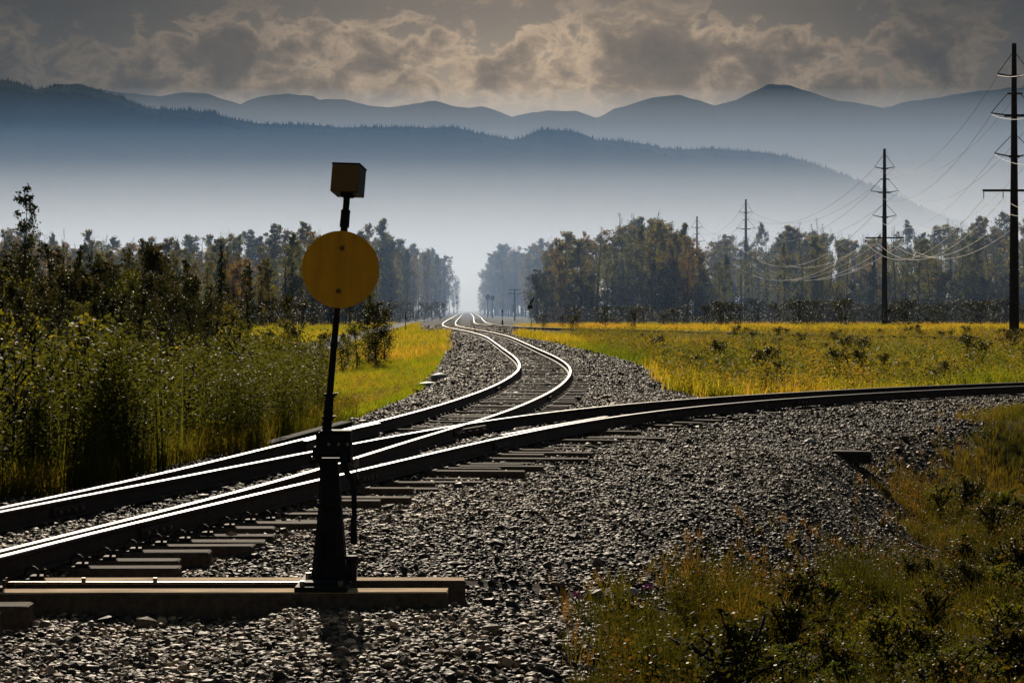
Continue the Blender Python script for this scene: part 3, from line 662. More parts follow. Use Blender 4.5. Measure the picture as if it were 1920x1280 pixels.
mb = MB(); mb.box((.075, -.06, .07), (.11, .16, .13), bev=.012); mb.tube([(.16, -.10, .04), (.16, -.10, .19)], .035, 8); mb.tube([(.16, -.10, .19), (.16, -.10, .215)], .045, 8); mb.box((.135, -.1, .12), (.05, .06, .05)); mb.build('crank_housing', 'iron', ST)
bolt(body, (-.14, -.12, .05), (0, 0, .05), .022)
# gear head with flanges
mb = MB(); mb.box((.03, 0, .985), (.245, .21, .17), bev=.018); mb.box((.018, 0, .872), (.275, .235, .022), bev=.005); mb.box((.045, 0, 1.074), (.22, .20, .018), bev=.005)
mb.box((-.08, -.02, .93), (.07, .16, .08), bev=.01); mb.box((.13, 0, .92), (.05, .12, .10), bev=.01)
hd = mb.build('gear_head', 'iron', ST)
for x in (-.11, .15): bolt(hd, (x, -.08, .883), (0, 0, .02), .014)
for x in (.0, .07, .13): bolt(hd, (x, -.105, .99), (0, -.016, 0), .012)
# throw lever, hanging on the right
mb = MB(); mb.tube([(.10, -.10, .93), (.11, -.135, .86), (.125, -.14, .80), (.165, -.14, .745), (.178, -.14, .68), (.180, -.14, .50), (.178, -.14, .315)], [.030, .026, .022, .022, .020, .019, .018], 8)
mb.tube([(.176, -.14, .50), (.178, -.14, .30)], [.020, .024], 8); lv = mb.build('throw_lever', 'iron', ST)
mb = MB(); mb.tube([(.135, -.13, .86), (.175, -.13, .84), (.20, -.13, .80), (.205, -.13, .75)], .006, 6); mb.box((.195, -.13, .865), (.03, .02, .06)); mb.build('latch', 'bolt', lv)
# mast (leans a little to the right)
LEAN = .087
def mp_(z, y=0.0): return (-.026 + (z - 1.05) * LEAN, y, z)
mb = MB(); mb.tube([mp_(1.06), mp_(1.30)], [.034, .032], 10); mb.tube([mp_(1.30), mp_(1.34)], .030, 10); mb.tube([mp_(1.335), mp_(1.98)], [.0245, .0225], 10); mb.tube([mp_(1.98), mp_(2.47)], [.0225, .022], 10)
ms = mb.build('mast', 'iron', ST, smooth=False)
mb = MB()
for z_, r_, h_ in ((1.155, .041, .022), (1.20, .038, .02), (1.315, .043, .02), (1.12, .037, .02)): mb.tube([mp_(z_), mp_(z_ + h_)], r_, 10)
cp = mb.build('coupling', 'iron', ms)
for z_ in (1.165, 1.325): bolt(cp, (mp_(z_)[0] + .03, 0, z_ + .01), (.028, 0, 0), .009)
# amber target disc: slightly dished plate facing the camera
cx, cz, Rr = mp_(2.205)[0] + .002, 2.205, .271
mb = MB(); n = 72; y0 = -.046
ring = lambda r_, y: [(cx + r_ * math.cos(2 * math.pi * k / n), y, cz + r_ * math.sin(2 * math.pi * k / n) * .995) for k in range(n)]
rs = [ring(.02, y0), ring(Rr * .90, y0 - .001), ring(Rr - .004, y0 - .004), ring(Rr, y0 - .001), ring(Rr, y0 + .003), ring(Rr * .9, y0 + .005), ring(.02, y0 + .005)]
V = sum(rs, []); Fs = [(i * n + k, i * n + (k + 1) % n, (i + 1) * n + (k + 1) % n, (i + 1) * n + k) for i in range(len(rs) - 1) for k in range(n)] + [tuple(reversed(range(n))), tuple(range((len(rs) - 1) * n, len(rs) * n))]
mb.add([(x, y, z_) for x, y, z_ in V], Fs); disc = mb.build('target_disc', 'yellow', ST)
for zz_, xx_ in ((2.355, .012), (2.055, -.014)):
    k = MB(); c_ = (cx + xx_, y0 - .002, zz_); k.tube([c_, (c_[0], y0 - .006, c_[2])], .018, 12); k.tube([(c_[0], y0 - .005, c_[2]), (c_[0], y0 - .016, c_[2])], .010, 6); k.build('bolt', 'lampbox', disc)
mb = MB(); mb.box((cx, -.030, 2.375), (.06, .03, .05)); mb.box((cx - .01, -.030, 2.075), (.06, .03, .05)); mb.build('target_bracket', 'iron', disc)
# lamp stem and lamp
mb = MB(); mb.tube([mp_(2.47), mp_(2.50)], .026, 10); mb.tube([mp_(2.50), mp_(2.61)], [.034, .032], 8); mb.tube([mp_(2.605), mp_(2.625)], [.036, .030], 8); mb.tube([mp_(2.62), mp_(2.73)], .023, 8); mb.build('lamp_stem', 'iron', ms)
lx, ly, lz = mp_(2.825); Rm = Matrix.Rotation(R(4), 3, 'Y') @ Matrix.Rotation(R(-9), 3, 'X') @ Matrix.Rotation(R(-11), 3, 'Z')
mb = MB(); 
def lb(c_, s_, mi): mb.box(Vector((lx, ly, lz)) + Rm @ Vector(c_), s_, Rm, mi, bev=.004)
lb((0, 0, 0), (.196, .196, .196), 0)
lamp = mb.build('lamp_box', 'darkface', ST)
mb = MB(); lb((0, -.101, .0), (.192, .006, .192), 0); mb.build('lamp_face', 'lampbox', lamp)
mb = MB(); lb((0, 0, .103), (.204, .204, .012), 0); mb.build('lamp_lid', 'iron', lamp)
mb = MB(); lb((0, 0, -.106), (.08, .08, .02), 0); mb.build('lamp_socket', 'iron', lamp)

# ------------------------------------------------------------------ timbers, bar and rocks on the ballast
def block(x, y, z0, s, rz, label, name='timber_block', m_='tie_old', ry=0):
    mb = MB(); mb.box((0, 0, s[2] / 2), s, bev=.015); mb.v = [(a + rnd.uniform(-.012, .012), b_ + rnd.uniform(-.01, .01), c_ + rnd.uniform(-.008, .008)) for a, b_, c_ in mb.v]
    o = mb.build(name, m_); o.location = (x, y, z0); o.rotation_euler = (0, ry, rz); return tag(o, label, 'timber')
block(5.03, 33.2, zat(5.03, 33.2) + .01, (.58, .30, .17), R(-14), 'rusty brown block of old timber standing alone on the gravel at right')
block(2.42, 14.0, zat(2.42, 14.0) + .02, (.2, .3, .22), R(20), 'dark stub of timber in the grass at the bottom edge', name='timber_stub')
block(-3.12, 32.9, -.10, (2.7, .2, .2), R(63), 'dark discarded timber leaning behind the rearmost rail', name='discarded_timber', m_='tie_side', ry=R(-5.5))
p0 = (4.05, 32.0, 0); mb = MB(); pts = [(3.92 + .255 * k, 30.9 - .62 * k * .55, 0) for k in range(8)]
pts = [(x, y, zat(x, y) + .07) for x, y, _ in pts]; mb.tube(pts, .014, 6); tag(mb.build('steel_bar', 'bolt'), 'thin bent steel bar lying down the dark gravel slope at right', 'bar')
def rock(x, y, s, label, sub=2):
    import bmesh
    bm = bmesh.new(); bmesh.ops.create_icosphere(bm, subdivisions=3, radius=1)
    sc_ = Vector(s)
    for v_ in bm.verts:
        d = 1 + .14 * math.sin(v_.co.x * 3.1 + x) * math.cos(v_.co.y * 2.7 + y) + .08 * math.sin(v_.co.z * 5 + x * 3); v_.co = Vector((v_.co.x * sc_.x, v_.co.y * sc_.y, v_.co.z * sc_.z)) * d
    me = bpy.data.meshes.new('rock'); bm.to_mesh(me); bm.free(); me.materials.append(M['rockmat']); me.polygons.foreach_set('use_smooth', [True] * len(me.polygons))
    o = bpy.data.objects.new('rock', me); C.objects.link(o); o.location = (x, y, zat(x, y) + s[2] * .5); return tag(o, label, 'rock')
rock(.92, 17.4, (.075, .06, .042), 'smooth rounded pale rock among the gravel right of the stand')
rock(-2.35, 72, (.30, .3, .16), 'angular grey rock at the edge of the bright grass slope')
rock(-2.5, 66, (.34, .3, .11), 'flat pale rock on the gravel near the grass slope')
rock(4.6, 34.6, (.10, .08, .05), 'pale rock just left of the lone timber block')

# ------------------------------------------------------------------ power line
POLES = [(36.9, 164.6, 0, 22.0), (45.2, 271.8, 0, 22.0), (41.5, 397.5, 0, 22.0), (38.9, 471, 0, 22.0), (36, 555, 0, 22.0), (27.5, 82, 0, 22.0)]
LV = [(19.6, 1.22, 19.78, 21.25), (16.7, 1.70, 16.9, 18.3), (13.7, 1.45, 13.95, 15.3)]     # arm height, reach, tip height, stay height
PLAB = ['tall dark power pole nearest the right edge, cut off at the side', 'second tall power pole from the right, its low crossarm against the treetops', 'third tall power pole from the right, standing in front of the gap in the trees', 'smallest power pole, rising out of the grove at the centre right', 'distant power pole hidden in the grove', 'power pole outside the right edge']
ends = []
def power_pole(x, y, H, label):
    z0 = zat(x, y) - .2; t_ = thing('power_pole', label, 'power pole', (x, y, z0), 'power poles along the cleared strip'); z0 = 0
    mb = MB(); mb.tube([(0, 0, -.5), (0, 0, 6), (0, 0, 14), (0, 0, H)], [.38, .33, .25, .17], 12); mb.build('shaft', 'pole', t_)
    e = []
    mb = MB(); mb.box((0, -.18, 11.2), (4.7, .14, .17)); mb.box((0, -.25, 18.3), (1.1, .1, .12)); mb.build('crossarm', 'pole', t_)
    for (zh, L, zt, zs) in LV:
        b_ = MB(); b_.box((0, -.1, zh), (.8 if L < 1.6 else 1.5, .12, .18)); b_.build('bracket', 'pole', t_)
        for s_ in (-1, 1):
            k = MB(); k.tube([(s_ * .2, 0, zh), (s_ * L, 0, zt)], .05, 6)
            for q_ in range(5): k.tube([(s_ * (.35 + q_ * (L - .5) / 5), 0, zh + .02 + q_ * .03), (s_ * (.39 + q_ * (L - .5) / 5), 0, zh + .02 + q_ * .03)], .08, 8)
            k.build('insulator', 'glass', t_)
            k = MB(); k.tube([(s_ * (.16 if L < 1.6 else .5), 0, zs), (s_ * L, 0, zt)], .028, 5); k.build('stay', 'glass', t_); e.append((s_ * L, zt - .12))
    for xx in (-2.28, -.85, .85, 2.28):
        k = MB(); k.tube([(xx, -.18, 11.15), (xx, -.18, 10.62)], .022, 6)
        for q_ in range(4): k.tube([(xx, -.18, 11.03 - q_ * .1), (xx, -.18, 11.0 - q_ * .1)], .06, 8)
        k.build('hanging_insulator', 'glass', t_); e.append((xx, 10.6))
    ends.append([(x + a, y - .1, zat(x, y) - .2 + b_) for a, b_ in e]); return t_
for (x, y, _, H), lab in zip(POLES, PLAB): power_pole(x, y, H, lab)
WN = ['top left', 'top right', 'middle left', 'middle right', 'third level left', 'third level right', 'outer left low', 'inner left low', 'inner right low', 'outer right low']
for pa, pb, sag, where in ((0, 1, 3.2, 'between the two nearest poles'), (1, 2, 4.0, 'between the second and third poles'), (2, 3, 2.6, 'between the third and fourth poles'), (3, 4, 2.6, 'beyond the fourth pole'), (5, 0, 2.8, 'coming in from the right edge')):
    for k in range(10):
        a, b_ = Vector(ends[pa][k]), Vector(ends[pb][k]); sg = sag * (1.0 if k < 6 else .95) + rnd.uniform(-.15, .15)
        if pa == 1 and k in (4, 5): sg += .9
        pts = []
        for i in range(33):
            t_ = i / 32; p = a.lerp(b_, t_); p.z -= 4 * sg * t_ * (1 - t_); pts.append(p)
        mb = MB(); mb.tube(pts, (.026 if k >= 4 else .018) if pa not in (0, 5) else .014, 5); tag(mb.build('power_line', 'black' if k < 4 or pa == 5 else 'wire'), f'{WN[k]} wire {where}', 'wire', 'power line wires')  # backlight put into colour: upper and near-edge wires black, the others bright with glint

# ------------------------------------------------------------------ signals, signs and small posts
def gz(x, y): return zat(x, y)
def XY(px, Y): return ((px - 960) / FPX * Y, Y)
def mast(name, label, cat, px, Y, H, r_=.06, m_='black'):
    x, y = XY(px, Y); t_ = thing(name, label, cat, (x, y, gz(x, y))); mb = MB(); mb.tube([(0, 0, -.3), (0, 0, H)], r_, 8); mb.build('post', m_, t_); return t_
for px, Y, lab in ((914.5, 520, 'left one of two tall railway signals with round black heads'), (923.5, 528, 'right one of two tall railway signals with round black heads')):
    t_ = mast('railway_signal', lab, 'signal', px, Y, 5.6, .11); t_.scale = (.82, .82, .82)
    mb = MB(); mb.tube([(0, -.1, 6.0), (0, -.16, 6.0)], .68, 16); mb.box((0, .08, 5.95), (.6, .35, 1.5)); hd = mb.build('signal_head', 'black', t_)
    k = MB(); k.tube([(0, -.16, 6.15), (0, -.5, 6.12)], .16, 10); k.tube([(0, -.16, 5.7), (0, -.5, 5.67)], .16, 10); k.build('hood', 'black', hd)
    k = MB(); k.box((0, .1, 1.2), (.35, .3, 1.6)); k.build('relay_box', 'black', t_)
t_ = mast('pipe_post', 'thin grey post standing between the two tall signals', 'post', 919, 645, 4.9, .07, 'bolt'); mb = MB(); mb.box((0, 0, 4.9), (.3, .3, .25)); mb.build('cap', 'black', t_)
t_ = mast('railway_signal', 'slim two headed railway signal left of the vanishing tracks', 'signal', 856.5, 700, 5.8, .07)
for z_ in (5.6, 3.9):
    mb = MB(); mb.tube([(0, -.1, z_), (0, -.16, z_)], .42, 14); mb.box((0, .06, z_), (.4, .3, .75)); hd = mb.build('signal_head', 'black', t_); k = MB(); k.tube([(0, -.16, z_ + .1), (0, -.45, z_ + .08)], .12, 8); k.build('hood', 'black', hd)
mb = MB(); mb.box((.0, .2, 5.0), (.9, .6, .05)); mb.tube([(.35, .2, 0), (.35, .2, 5)], .03, 6); mb.build('ladder', 'black', t_)
t_ = mast('telegraph_pole', 'telegraph pole with two crossarms beside the tracks', 'utility pole', 965, 430, 7.9, .17, 'pole'); t_.scale = (.79, .79, .79)
mb = MB()
for z_ in (7.6, 6.7): mb.box((0, -.16, z_), (3.2, .12, .17))
ca_ = mb.build('crossarm', 'pole', t_)
for z_ in (7.75, 6.85):
    for x in (-1.4, -.7, .7, 1.4): k = MB(); k.tube([(x, -.16, z_ - .05), (x, -.16, z_ + .18)], .06, 6); k.build('insulator', 'glass', ca_)
mb = MB(); mb.box((-.1, -.3, 3.2), (.75, .3, 2.3)); mb.build('cabinet', 'white', t_)
t_ = mast('railway_sign', 'sign post with a dark board and a tilted black blade above it', 'sign', 996, 242, 3.0, .04, 'bolt')
mb = MB(); mb.box((-.12, -.06, 2.55), (.50, .03, .42)); mb.build('board', 'rust', t_)
mb = MB(); mb.box((.10, -.05, 3.25), (.16, .05, .78), Matrix.Rotation(R(38), 3, 'Y')); mb.build('blade', 'black', t_)
t_ = thing('switch_stand', 'short black switch stand beside the distant track on the right', 'switch stand', (*XY(942, 262), gz(*XY(942, 262))))
mb = MB(); mb.box((0, 0, .05), (.5, .6, .1)); mb.box((0, 0, .4), (.28, .28, .7), taper=.6); mb.tube([(0, 0, .7), (0, 0, 1.7)], .03, 6); mb.build('pedestal', 'iron', t_)
mb = MB(); mb.box((0, 0, 1.82), (.16, .16, .26)); mb.build('lamp', 'black', t_)
t_ = mast('marker_post', 'small orange topped marker post near the distant trees', 'post', 979, 505, 2.0, .05, 'bolt'); mb = MB(); mb.box((-.05, -.05, 2.15), (.55, .04, .5)); mb.build('plate', 'orange', t_)
t_ = mast('utility_pole', 'plain dark pole against the grove at the right of the tracks', 'utility pole', 1005.5, 430, 7.6, .13, 'pole'); mb = MB(); mb.box((0, -.1, 7.3), (.5, .1, .12)); mb.build('cap', 'pole', t_)
t_ = mast('utility_pole', 'slim pole with a short crossbar at the left of the vanishing tracks', 'utility pole', 832.5, 600, 5.1, .10, 'pole'); mb = MB(); mb.box((.3, -.1, 5.0), (2.2, .1, .12)); mb.build('crossarm', 'pole', t_)
t_ = mast('utility_pole', 'dark leaning pole among the hazy trees right of the amber disc', 'utility pole', 744.5, 425, 9.2, .13, 'pole'); mb = MB(); mb.box((0, -.1, 9.1), (.4, .1, .12)); mb.build('cap', 'pole', t_)
for px, Y, H, lab in ((760.5, 214, 1.95, 'black and white marker post by the gravel path'), (783, 380, 2.0, 'smaller grey marker post farther up the gravel path')):
    t_ = mast('marker_post', lab, 'post', px, Y, H * .62, .045, 'bolt'); mb = MB(); mb.tube([(0, 0, H * .62), (0, 0, H)], .065, 8); mb.build('sleeve', 'black', t_)

# ------------------------------------------------------------------ tree kit
def leaf_quads(Pts, size, r_, flat=.0, tint=None):
    n = len(Pts); a = r_.normal(0, 1, (n, 3)); a /= np.linalg.norm(a, axis=1)[:, None]; b_ = r_.normal(0, 1, (n, 3)); b_ -= (b_ * a).sum(1)[:, None] * a; b_ /= np.linalg.norm(b_, axis=1)[:, None]
    s_ = (size * r_.uniform(.6, 1.3, n))[:, None]; 
    V = np.stack([Pts - a * s_ * .5, Pts + b_ * s_ * .36, Pts + a * s_ * .5, Pts - b_ * s_ * .36], 1).reshape(-1, 3)
    F_ = np.arange(n * 4).reshape(-1, 4); return V, F_
def make_tree(seed, H, r0, nl, crown0, reach, nleaf, lsize, cloud_r, up=.9, topbare=0.0, leafm='leaf', name='aspen_tree', bow=.25, lean=.0, dens_low=1.0, barkm='bark'):
    """tapered trunk with limbs and twigs, crown of single leaves in clumps round the twigs"""
    r_ = np.random.default_rng(seed); rr = random.Random(seed); mb = MB()
    ph = rr.uniform(0, 6); top = H
    tr = lambda f: Vector((bow * math.sin(f * 3 + ph) * f + lean * f * H, bow * math.cos(f * 2.3 + ph) * f, H * f))
    mb.tube([tr(f) for f in (0, .15, .3, .45, .6, .75, .9, 1.0)], [r0 * (1.15 if i_ == 0 else 1 - .93 * f) for i_, f in enumerate((0, .15, .3, .45, .6, .75, .9, 1.0))], 7)
    clumps = []
    for k in range(nl):
        f = crown0 + (1 - crown0) * (k + rr.random()) / nl * .98; az = rr.uniform(0, 6.283); env = math.sin(math.pi * min(1, .07 + .93 * (1 - f) / (1 - crown0) * .95)) ** .8 if True else 1
        L = reach * (env * rr.uniform(.55, 1.25)); p = tr(f); d = Vector((math.cos(az), math.sin(az), up * rr.uniform(.5, 1.5))).normalized(); pts = [p]; rad = [max(.012, r0 * (1 - f) * .42)]
        for s_ in range(3):
            d = (d + Vector((rr.uniform(-.3, .3), rr.uniform(-.3, .3), rr.uniform(-.05, .35)))).normalized(); pts.append(pts[-1] + d * L / 3); rad.append(rad[0] * (.7 - .27 * s_) + .004)
        mb.tube(pts, rad, 4, cap=False)
        for s_ in range(2):
            q0 = pts[1].lerp(pts[3], rr.random()); d2 = (d + Vector((rr.uniform(-1, 1), rr.uniform(-1, 1), rr.uniform(-.4, .8)))).normalized(); q1 = q0 + d2 * L * .4; mb.tube([q0, q1], [.012, .005], 3, cap=False); 
            if f < 1 - topbare: clumps.append((q1, .75))
        if f < 1 - topbare:
            clumps.append((pts[3], 1.0)); clumps.append((pts[2], .9))
    if topbare < .05: clumps += [(tr(1.0), .7), (tr(.96), .8)]
    w_ = np.array([c_[1] * (dens_low if c_[0].z < H * .4 else 1) for c_ in clumps]) * r_.uniform(.25, 1.5, len(clumps)); cnt = (w_ / w_.sum() * nleaf).astype(int); Pts = []; tn_ = []
    for (c_, s_), n_ in zip(clumps, cnt):
        g_ = r_.normal(0, 1, (n_, 3)) * cloud_r * s_ * (1.12 - .62 * max(0.0, c_[2] / H) ** 2) * np.array([.8, .8, .62]); Pts.append(np.array(c_) + g_); tn_.append(np.clip(r_.normal(r_.uniform(.2, .62), .17, n_), 0, 1))
    Pts = np.vstack(Pts); tn_ = np.concatenate(tn_); k = Pts[:, 2] > .15; Pts = Pts[k]; tn_ = tn_[k]
    V, F_ = leaf_quads(Pts, lsize, r_)
    e = bpy.data.objects.new(name, None); C.objects.link(e)
    mb.build('trunk', barkm, e, smooth=True); mesh_np('crown', V, F_, leafm, parent=e, tint=np.repeat(tn_, 4))
    return e
def make_spruce(seed, H, r0, reach, name='spruce_tree'):
    r_ = np.random.default_rng(seed); mb = MB(); mb.tube([(0, 0, 0), (0, 0, H * .5), (0, 0, H)], [r0, r0 * .55, .02], 7); Pts = []
    for k in range(int(H * 9)):
        f = .08 + .9 * k / (H * 9); az = r_.uniform(0, 6.28); L = reach * (1 - f) ** .85 * r_.uniform(.6, 1.15); d = Vector((math.cos(az), math.sin(az), -.25)); a = Vector((0, 0, H * f)); b_ = a + d * L; mb.tube([a, b_], [.02, .006], 3, cap=False)
        n_ = int(6 + L * 26); t_ = r_.random(n_); Pts.append(np.array(a)[None] + np.outer(t_, np.array(b_ - a)) + r_.normal(0, .07, (n_, 3)) * np.array([1, 1, 1.4]))
    Pts = np.vstack(Pts); V, F_ = leaf_quads(Pts, .24, r_); e = bpy.data.objects.new(name, None); C.objects.link(e); mb.build('trunk', 'bark', e); mesh_np('crown', V, F_, 'needle', parent=e, tint=np.repeat(r_.random(len(Pts)), 4)); return e

protos = {}
protos['aspen'] = [make_tree(100 + k, 16, .17 + .02 * (k % 3), 44, .07 + .05 * (k % 4), 2.1 + .25 * (k % 3), 5600, .27, .52, up=.9 + .2 * (k % 2), topbare=.05 * (k % 3), bow=.5, leafm='leaf_gold' if k in (2, 4, 5) else 'leaf') for k in range(7)]
protos['thin'] = [make_tree(200 + k, 15, .13, 30, .25 + .1 * k, 1.5, 1500, .26, .42, up=.9, topbare=.12, bow=.5, name='birch_tree') for k in range(3)]
protos['bare'] = [make_tree(300 + k, 16, .15, 44, .35, 1.5, 700, .22, .4, up=2.0, topbare=.22, bow=.6, name='bare_birch_tree') for k in range(2)]
protos['spruce'] = [make_spruce(400 + k, 11 + 2 * k, .16, 1.9) for k in range(2)]
protos['shrub'] = [make_tree(500 + k, 3.2, .05, 26, .06, 1.25, 2200, .105, .30, up=1.2, leafm='leaf_dark' if k else 'leaf', name='willow_shrub', bow=.2, topbare=0) for k in range(4)]
protos['sapling'] = [make_tree(600 + k, 2.0, .017, 14, .22, .28, 230, .050, .12, up=1.4, leafm='leaf_thicket', name='poplar_sapling', bow=.08) for k in range(5)]
protos['young'] = [make_tree(700 + k, 9, .10, 36, .08, 1.25, 2600, .16, .30, up=1.5, leafm='leaf_dark', name='young_poplar', bow=.35) for k in range(2)]
protos['brush'] = [make_tree(800 + k, 2.0, .03, 18, .04, .9, 900, .10, .30, up=1.3, leafm='leaf_dark', name='brush_shrub', bow=.15) for k in range(2)]
protos['herb'] = [make_tree(900 + k, .8, .003, 30, .03, .42, 3000, .030, .11, up=.9, leafm=('leaf_fg_bright' if k == 2 else 'leaf_fg'), name='ditch_shrub', bow=.05) for k in range(3)]
used = set()
def plant(kind, x, y, h, label, cat, group=None, var=None, w=1.0):
    ps = protos[kind]; p = ps[rnd.randrange(len(ps)) if var is None else var % len(ps)]
    if p.name in used: o = copy_tree(p)
    else: used.add(p.name); o = p
    H0 = {'aspen': 16, 'thin': 15, 'bare': 16, 'spruce': 11, 'shrub': 3.4, 'sapling': 2.1, 'young': 9, 'brush': 2.1, 'herb': .85}[kind]
    if kind == 'spruce': H0 = 11 + 2 * (ps.index(p))
    s_ = h / H0; o.location = (x, y, zat(x, y) - .05); o.scale = (s_ * w, s_ * w, s_); o.rotation_euler = (0, 0, rnd.uniform(0, 6.28)); return tag(o, label, cat, group)

for k in range(90):
    Y = rnd.uniform(58, 165); x = rnd.uniform(.035 * Y + 3, Y * .2286 + 2)
    if not bool(inside(np.array([[x, Y]]))[0]): plant('brush', x, Y, rnd.uniform(.45, 1.2), 'low olive bush dotted in the meadow beyond the curve', 'bush', 'low bushes in the meadow', w=1.15)
# --- named single plants
plant('young', *XY(42, 118), 8.6, 'tallest dark leafy poplar rising at the far left of the thicket', 'tree', var=0, w=.85)
plant('young', *XY(150, 135), 6.3, 'narrow dark poplar standing right of the tallest one at left', 'tree', var=1, w=.7)
plant('young', *XY(95, 126), 6.2, 'leafy poplar crowding the foot of the tallest one at left', 'tree', var=1, w=1.1)
plant('young', *XY(8, 110), 5.0, 'bushy poplar cut by the left edge of the picture', 'tree', var=0, w=1.3)
plant('bare', *XY(121, 170), 8.4, 'thin bare snag behind the poplars at far left', 'tree', var=0, w=.6)
plant('shrub', *XY(541, 128), 3.2, 'dark narrow bush standing alone left of the mast', 'bush', var=1, w=.5)
plant('shrub', *XY(705, 101), 2.7, 'round bush on the grass slope just right of the mast', 'bush', var=2, w=.95)
plant('shrub', *XY(668, 96), 1.9, 'low reddish bush directly right of the mast', 'bush', var=0, w=1.25)
plant('brush', *XY(1077, 186), 1.75, 'small dark bush alone in the meadow left of centre right', 'bush', var=0, w=1.0)
plant('brush', *XY(1187, 190), 1.7, 'dark low bush in the meadow in front of the grove', 'bush', var=1, w=.9)
plant('spruce', *XY(415, 250), 9.6, 'pointed dark spruce in front of the hazy wood at left', 'tree', var=0, w=.8)
plant('spruce', *XY(468, 235), 7.4, 'shorter spruce right of the pointed one at left', 'tree', var=1, w=.8)
for px, Y, h, w_ in ((690, 104, 2.3, 1.1), (722, 106, 2.5, .8), (706, 98, 1.7, 1.2), (652, 101, 1.5, 1.2), (640, 92, 1.4, 1.3), (612, 96, 1.6, 1.2), (590, 90, 1.4, 1.4), (560, 104, 1.7, 1.2), (528, 112, 1.9, 1.2), (500, 100, 1.6, 1.3)):
    plant('shrub', *XY(px, Y), h, 'low autumn bush in the clump around the foot of the grass slope, behind the mast', 'bush', 'low bushes behind the mast', w=w_)
# --- bank of tall shrubs behind the thicket
bank = [(-110, 4.5), (-70, 4.7), (-35, 4.5), (0, 4.6), (30, 4.6), (70, 4.3), (110, 4.4), (150, 4.2), (190, 4.4), (215, 4.6), (250, 4.1), (290, 4.4), (318, 4.6), (345, 3.8), (380, 3.3), (405, 2.7), (430, 2.2), (452, 2.0)]
for k, (px, h) in enumerate(bank):
    for row in range(3):
        Y = 88 + row * 17 + rnd.uniform(-6, 6); x, y = XY(px + rnd.uniform(-22, 14), Y)
        plant('shrub', x, y, h * (.72 + .20 * row) * rnd.uniform(.85, 1.12), 'tall dark willow shrub in the bank behind the sapling thicket', 'bush', 'willow shrubs behind the thicket', w=rnd.uniform(.7, .95))
for px in range(-160, 470, 26):
    x, y = XY(px + rnd.uniform(-14, 14), rnd.uniform(150, 215)); plant('young', x, y, rnd.uniform(4.6, 6.6) - max(0, (px - 250) * .006), 'small poplar between the shrub bank and the hazy wood', 'tree', 'small poplars behind the shrub bank', w=rnd.uniform(.9, 1.2))
n = 0
while n < 64:
    Y = 13 + 27 * rnd.random() ** 1.3; x = rnd.uniform(.3, Y * .2286 + .8)
    q1 = np.array([[x, Y]])
    if bool(inside(q1)[0]) or edge_dist(q1)[0] < .45 or x > Y * .2286 + .8: continue
    plant('herb', x, Y, rnd.uniform(.35, .72), 'low olive and rust coloured shrub in the ditch at the lower right', 'bush', 'low shrubs in the ditch', w=rnd.uniform(1.0, 1.5)); n += 1
for k in range(44):
    Y = rnd.uniform(58, 92); px = rnd.uniform(-30, 470); x, y = XY(px, Y); plant('young', x, y, rnd.uniform(1.9, 3.3) * (1.0 if px < 330 else .72), 'young poplar standing out above the far side of the sapling thicket', 'tree', 'young poplars in the thicket', w=rnd.uniform(.9, 1.3))
# --- sapling thicket: the nearest 280 as single plants
def left_edge(Y): return np.interp(Y, [16, 24, 31.8, 40, 47.6, 63, 78, 113], [-6.7, -5.0, -4.0, -3.7, -4.3, -5.5, -7.6, -13.5])
n = 0
while n < 285:
    Y = 21 + 62 * rnd.random() ** 1.25; xe = float(left_edge(Y)); xw = -(Y * .2286 + 1.0); 
    if xw > xe - .3: xw = xe - 1.0
    x = rnd.uniform(xw, xe) - rnd.random() * .3
    near_edge = (xe - x) < .6
    h = rnd.choice([rnd.uniform(1.1, 1.8), rnd.uniform(1.6, 2.5)]) * (.7 if near_edge else 1) * (1.0 if Y < 60 else .85)
    plant('sapling', x, Y, h, 'slender leafy poplar sapling in the dense thicket behind the rails at left', 'sapling', 'saplings in the thicket', w=rnd.uniform(1.1, 1.7)); n += 1
# --- woods
def wood(rows_, label, group, kinds, cat='tree'):
    for (px, Y, h) in rows_:
        kd = rnd.choices([k_ for k_, _ in kinds], [w_ for _, w_ in kinds])[0]; x, y = XY(px, Y)
        hh_ = h * (.8 if kd == 'spruce' else 1.0); plant(kd, x, y, hh_ * rnd.uniform(.9, 1.06), label[kd], cat, group, w=rnd.uniform(.72, 1.45))
def hpx(py, Y): return (HY - py) / FPX * Y + CAMZ + .5
LAB = lambda where: {'aspen': 'leafy aspen ' + where, 'thin': 'thin high crowned birch ' + where, 'bare': 'almost bare birch ' + where, 'spruce': 'dark spruce ' + where}
# hazy wood at the left: many rows
rows_ = []
for Y, step, jit in ((285, 19, 12), (315, 16, 12), (350, 14, 10), (385, 13, 8)):
    for px in np.arange(-170, 700, step):
        top = np.interp(px, [-90, 0, 60, 350, 560, 700], [432, 434, 441, 446, 441, 452]) + rnd.uniform(-10, 34) + (14 if Y < 300 else 0); rows_.append((px + rnd.uniform(-jit, jit), Y + rnd.uniform(-12, 12), hpx(top, Y)))
wood(rows_, LAB('in the hazy wood at the left'), 'trees of the hazy wood at left', [('aspen', 5), ('thin', 4), ('bare', 1.4), ('spruce', 3)])
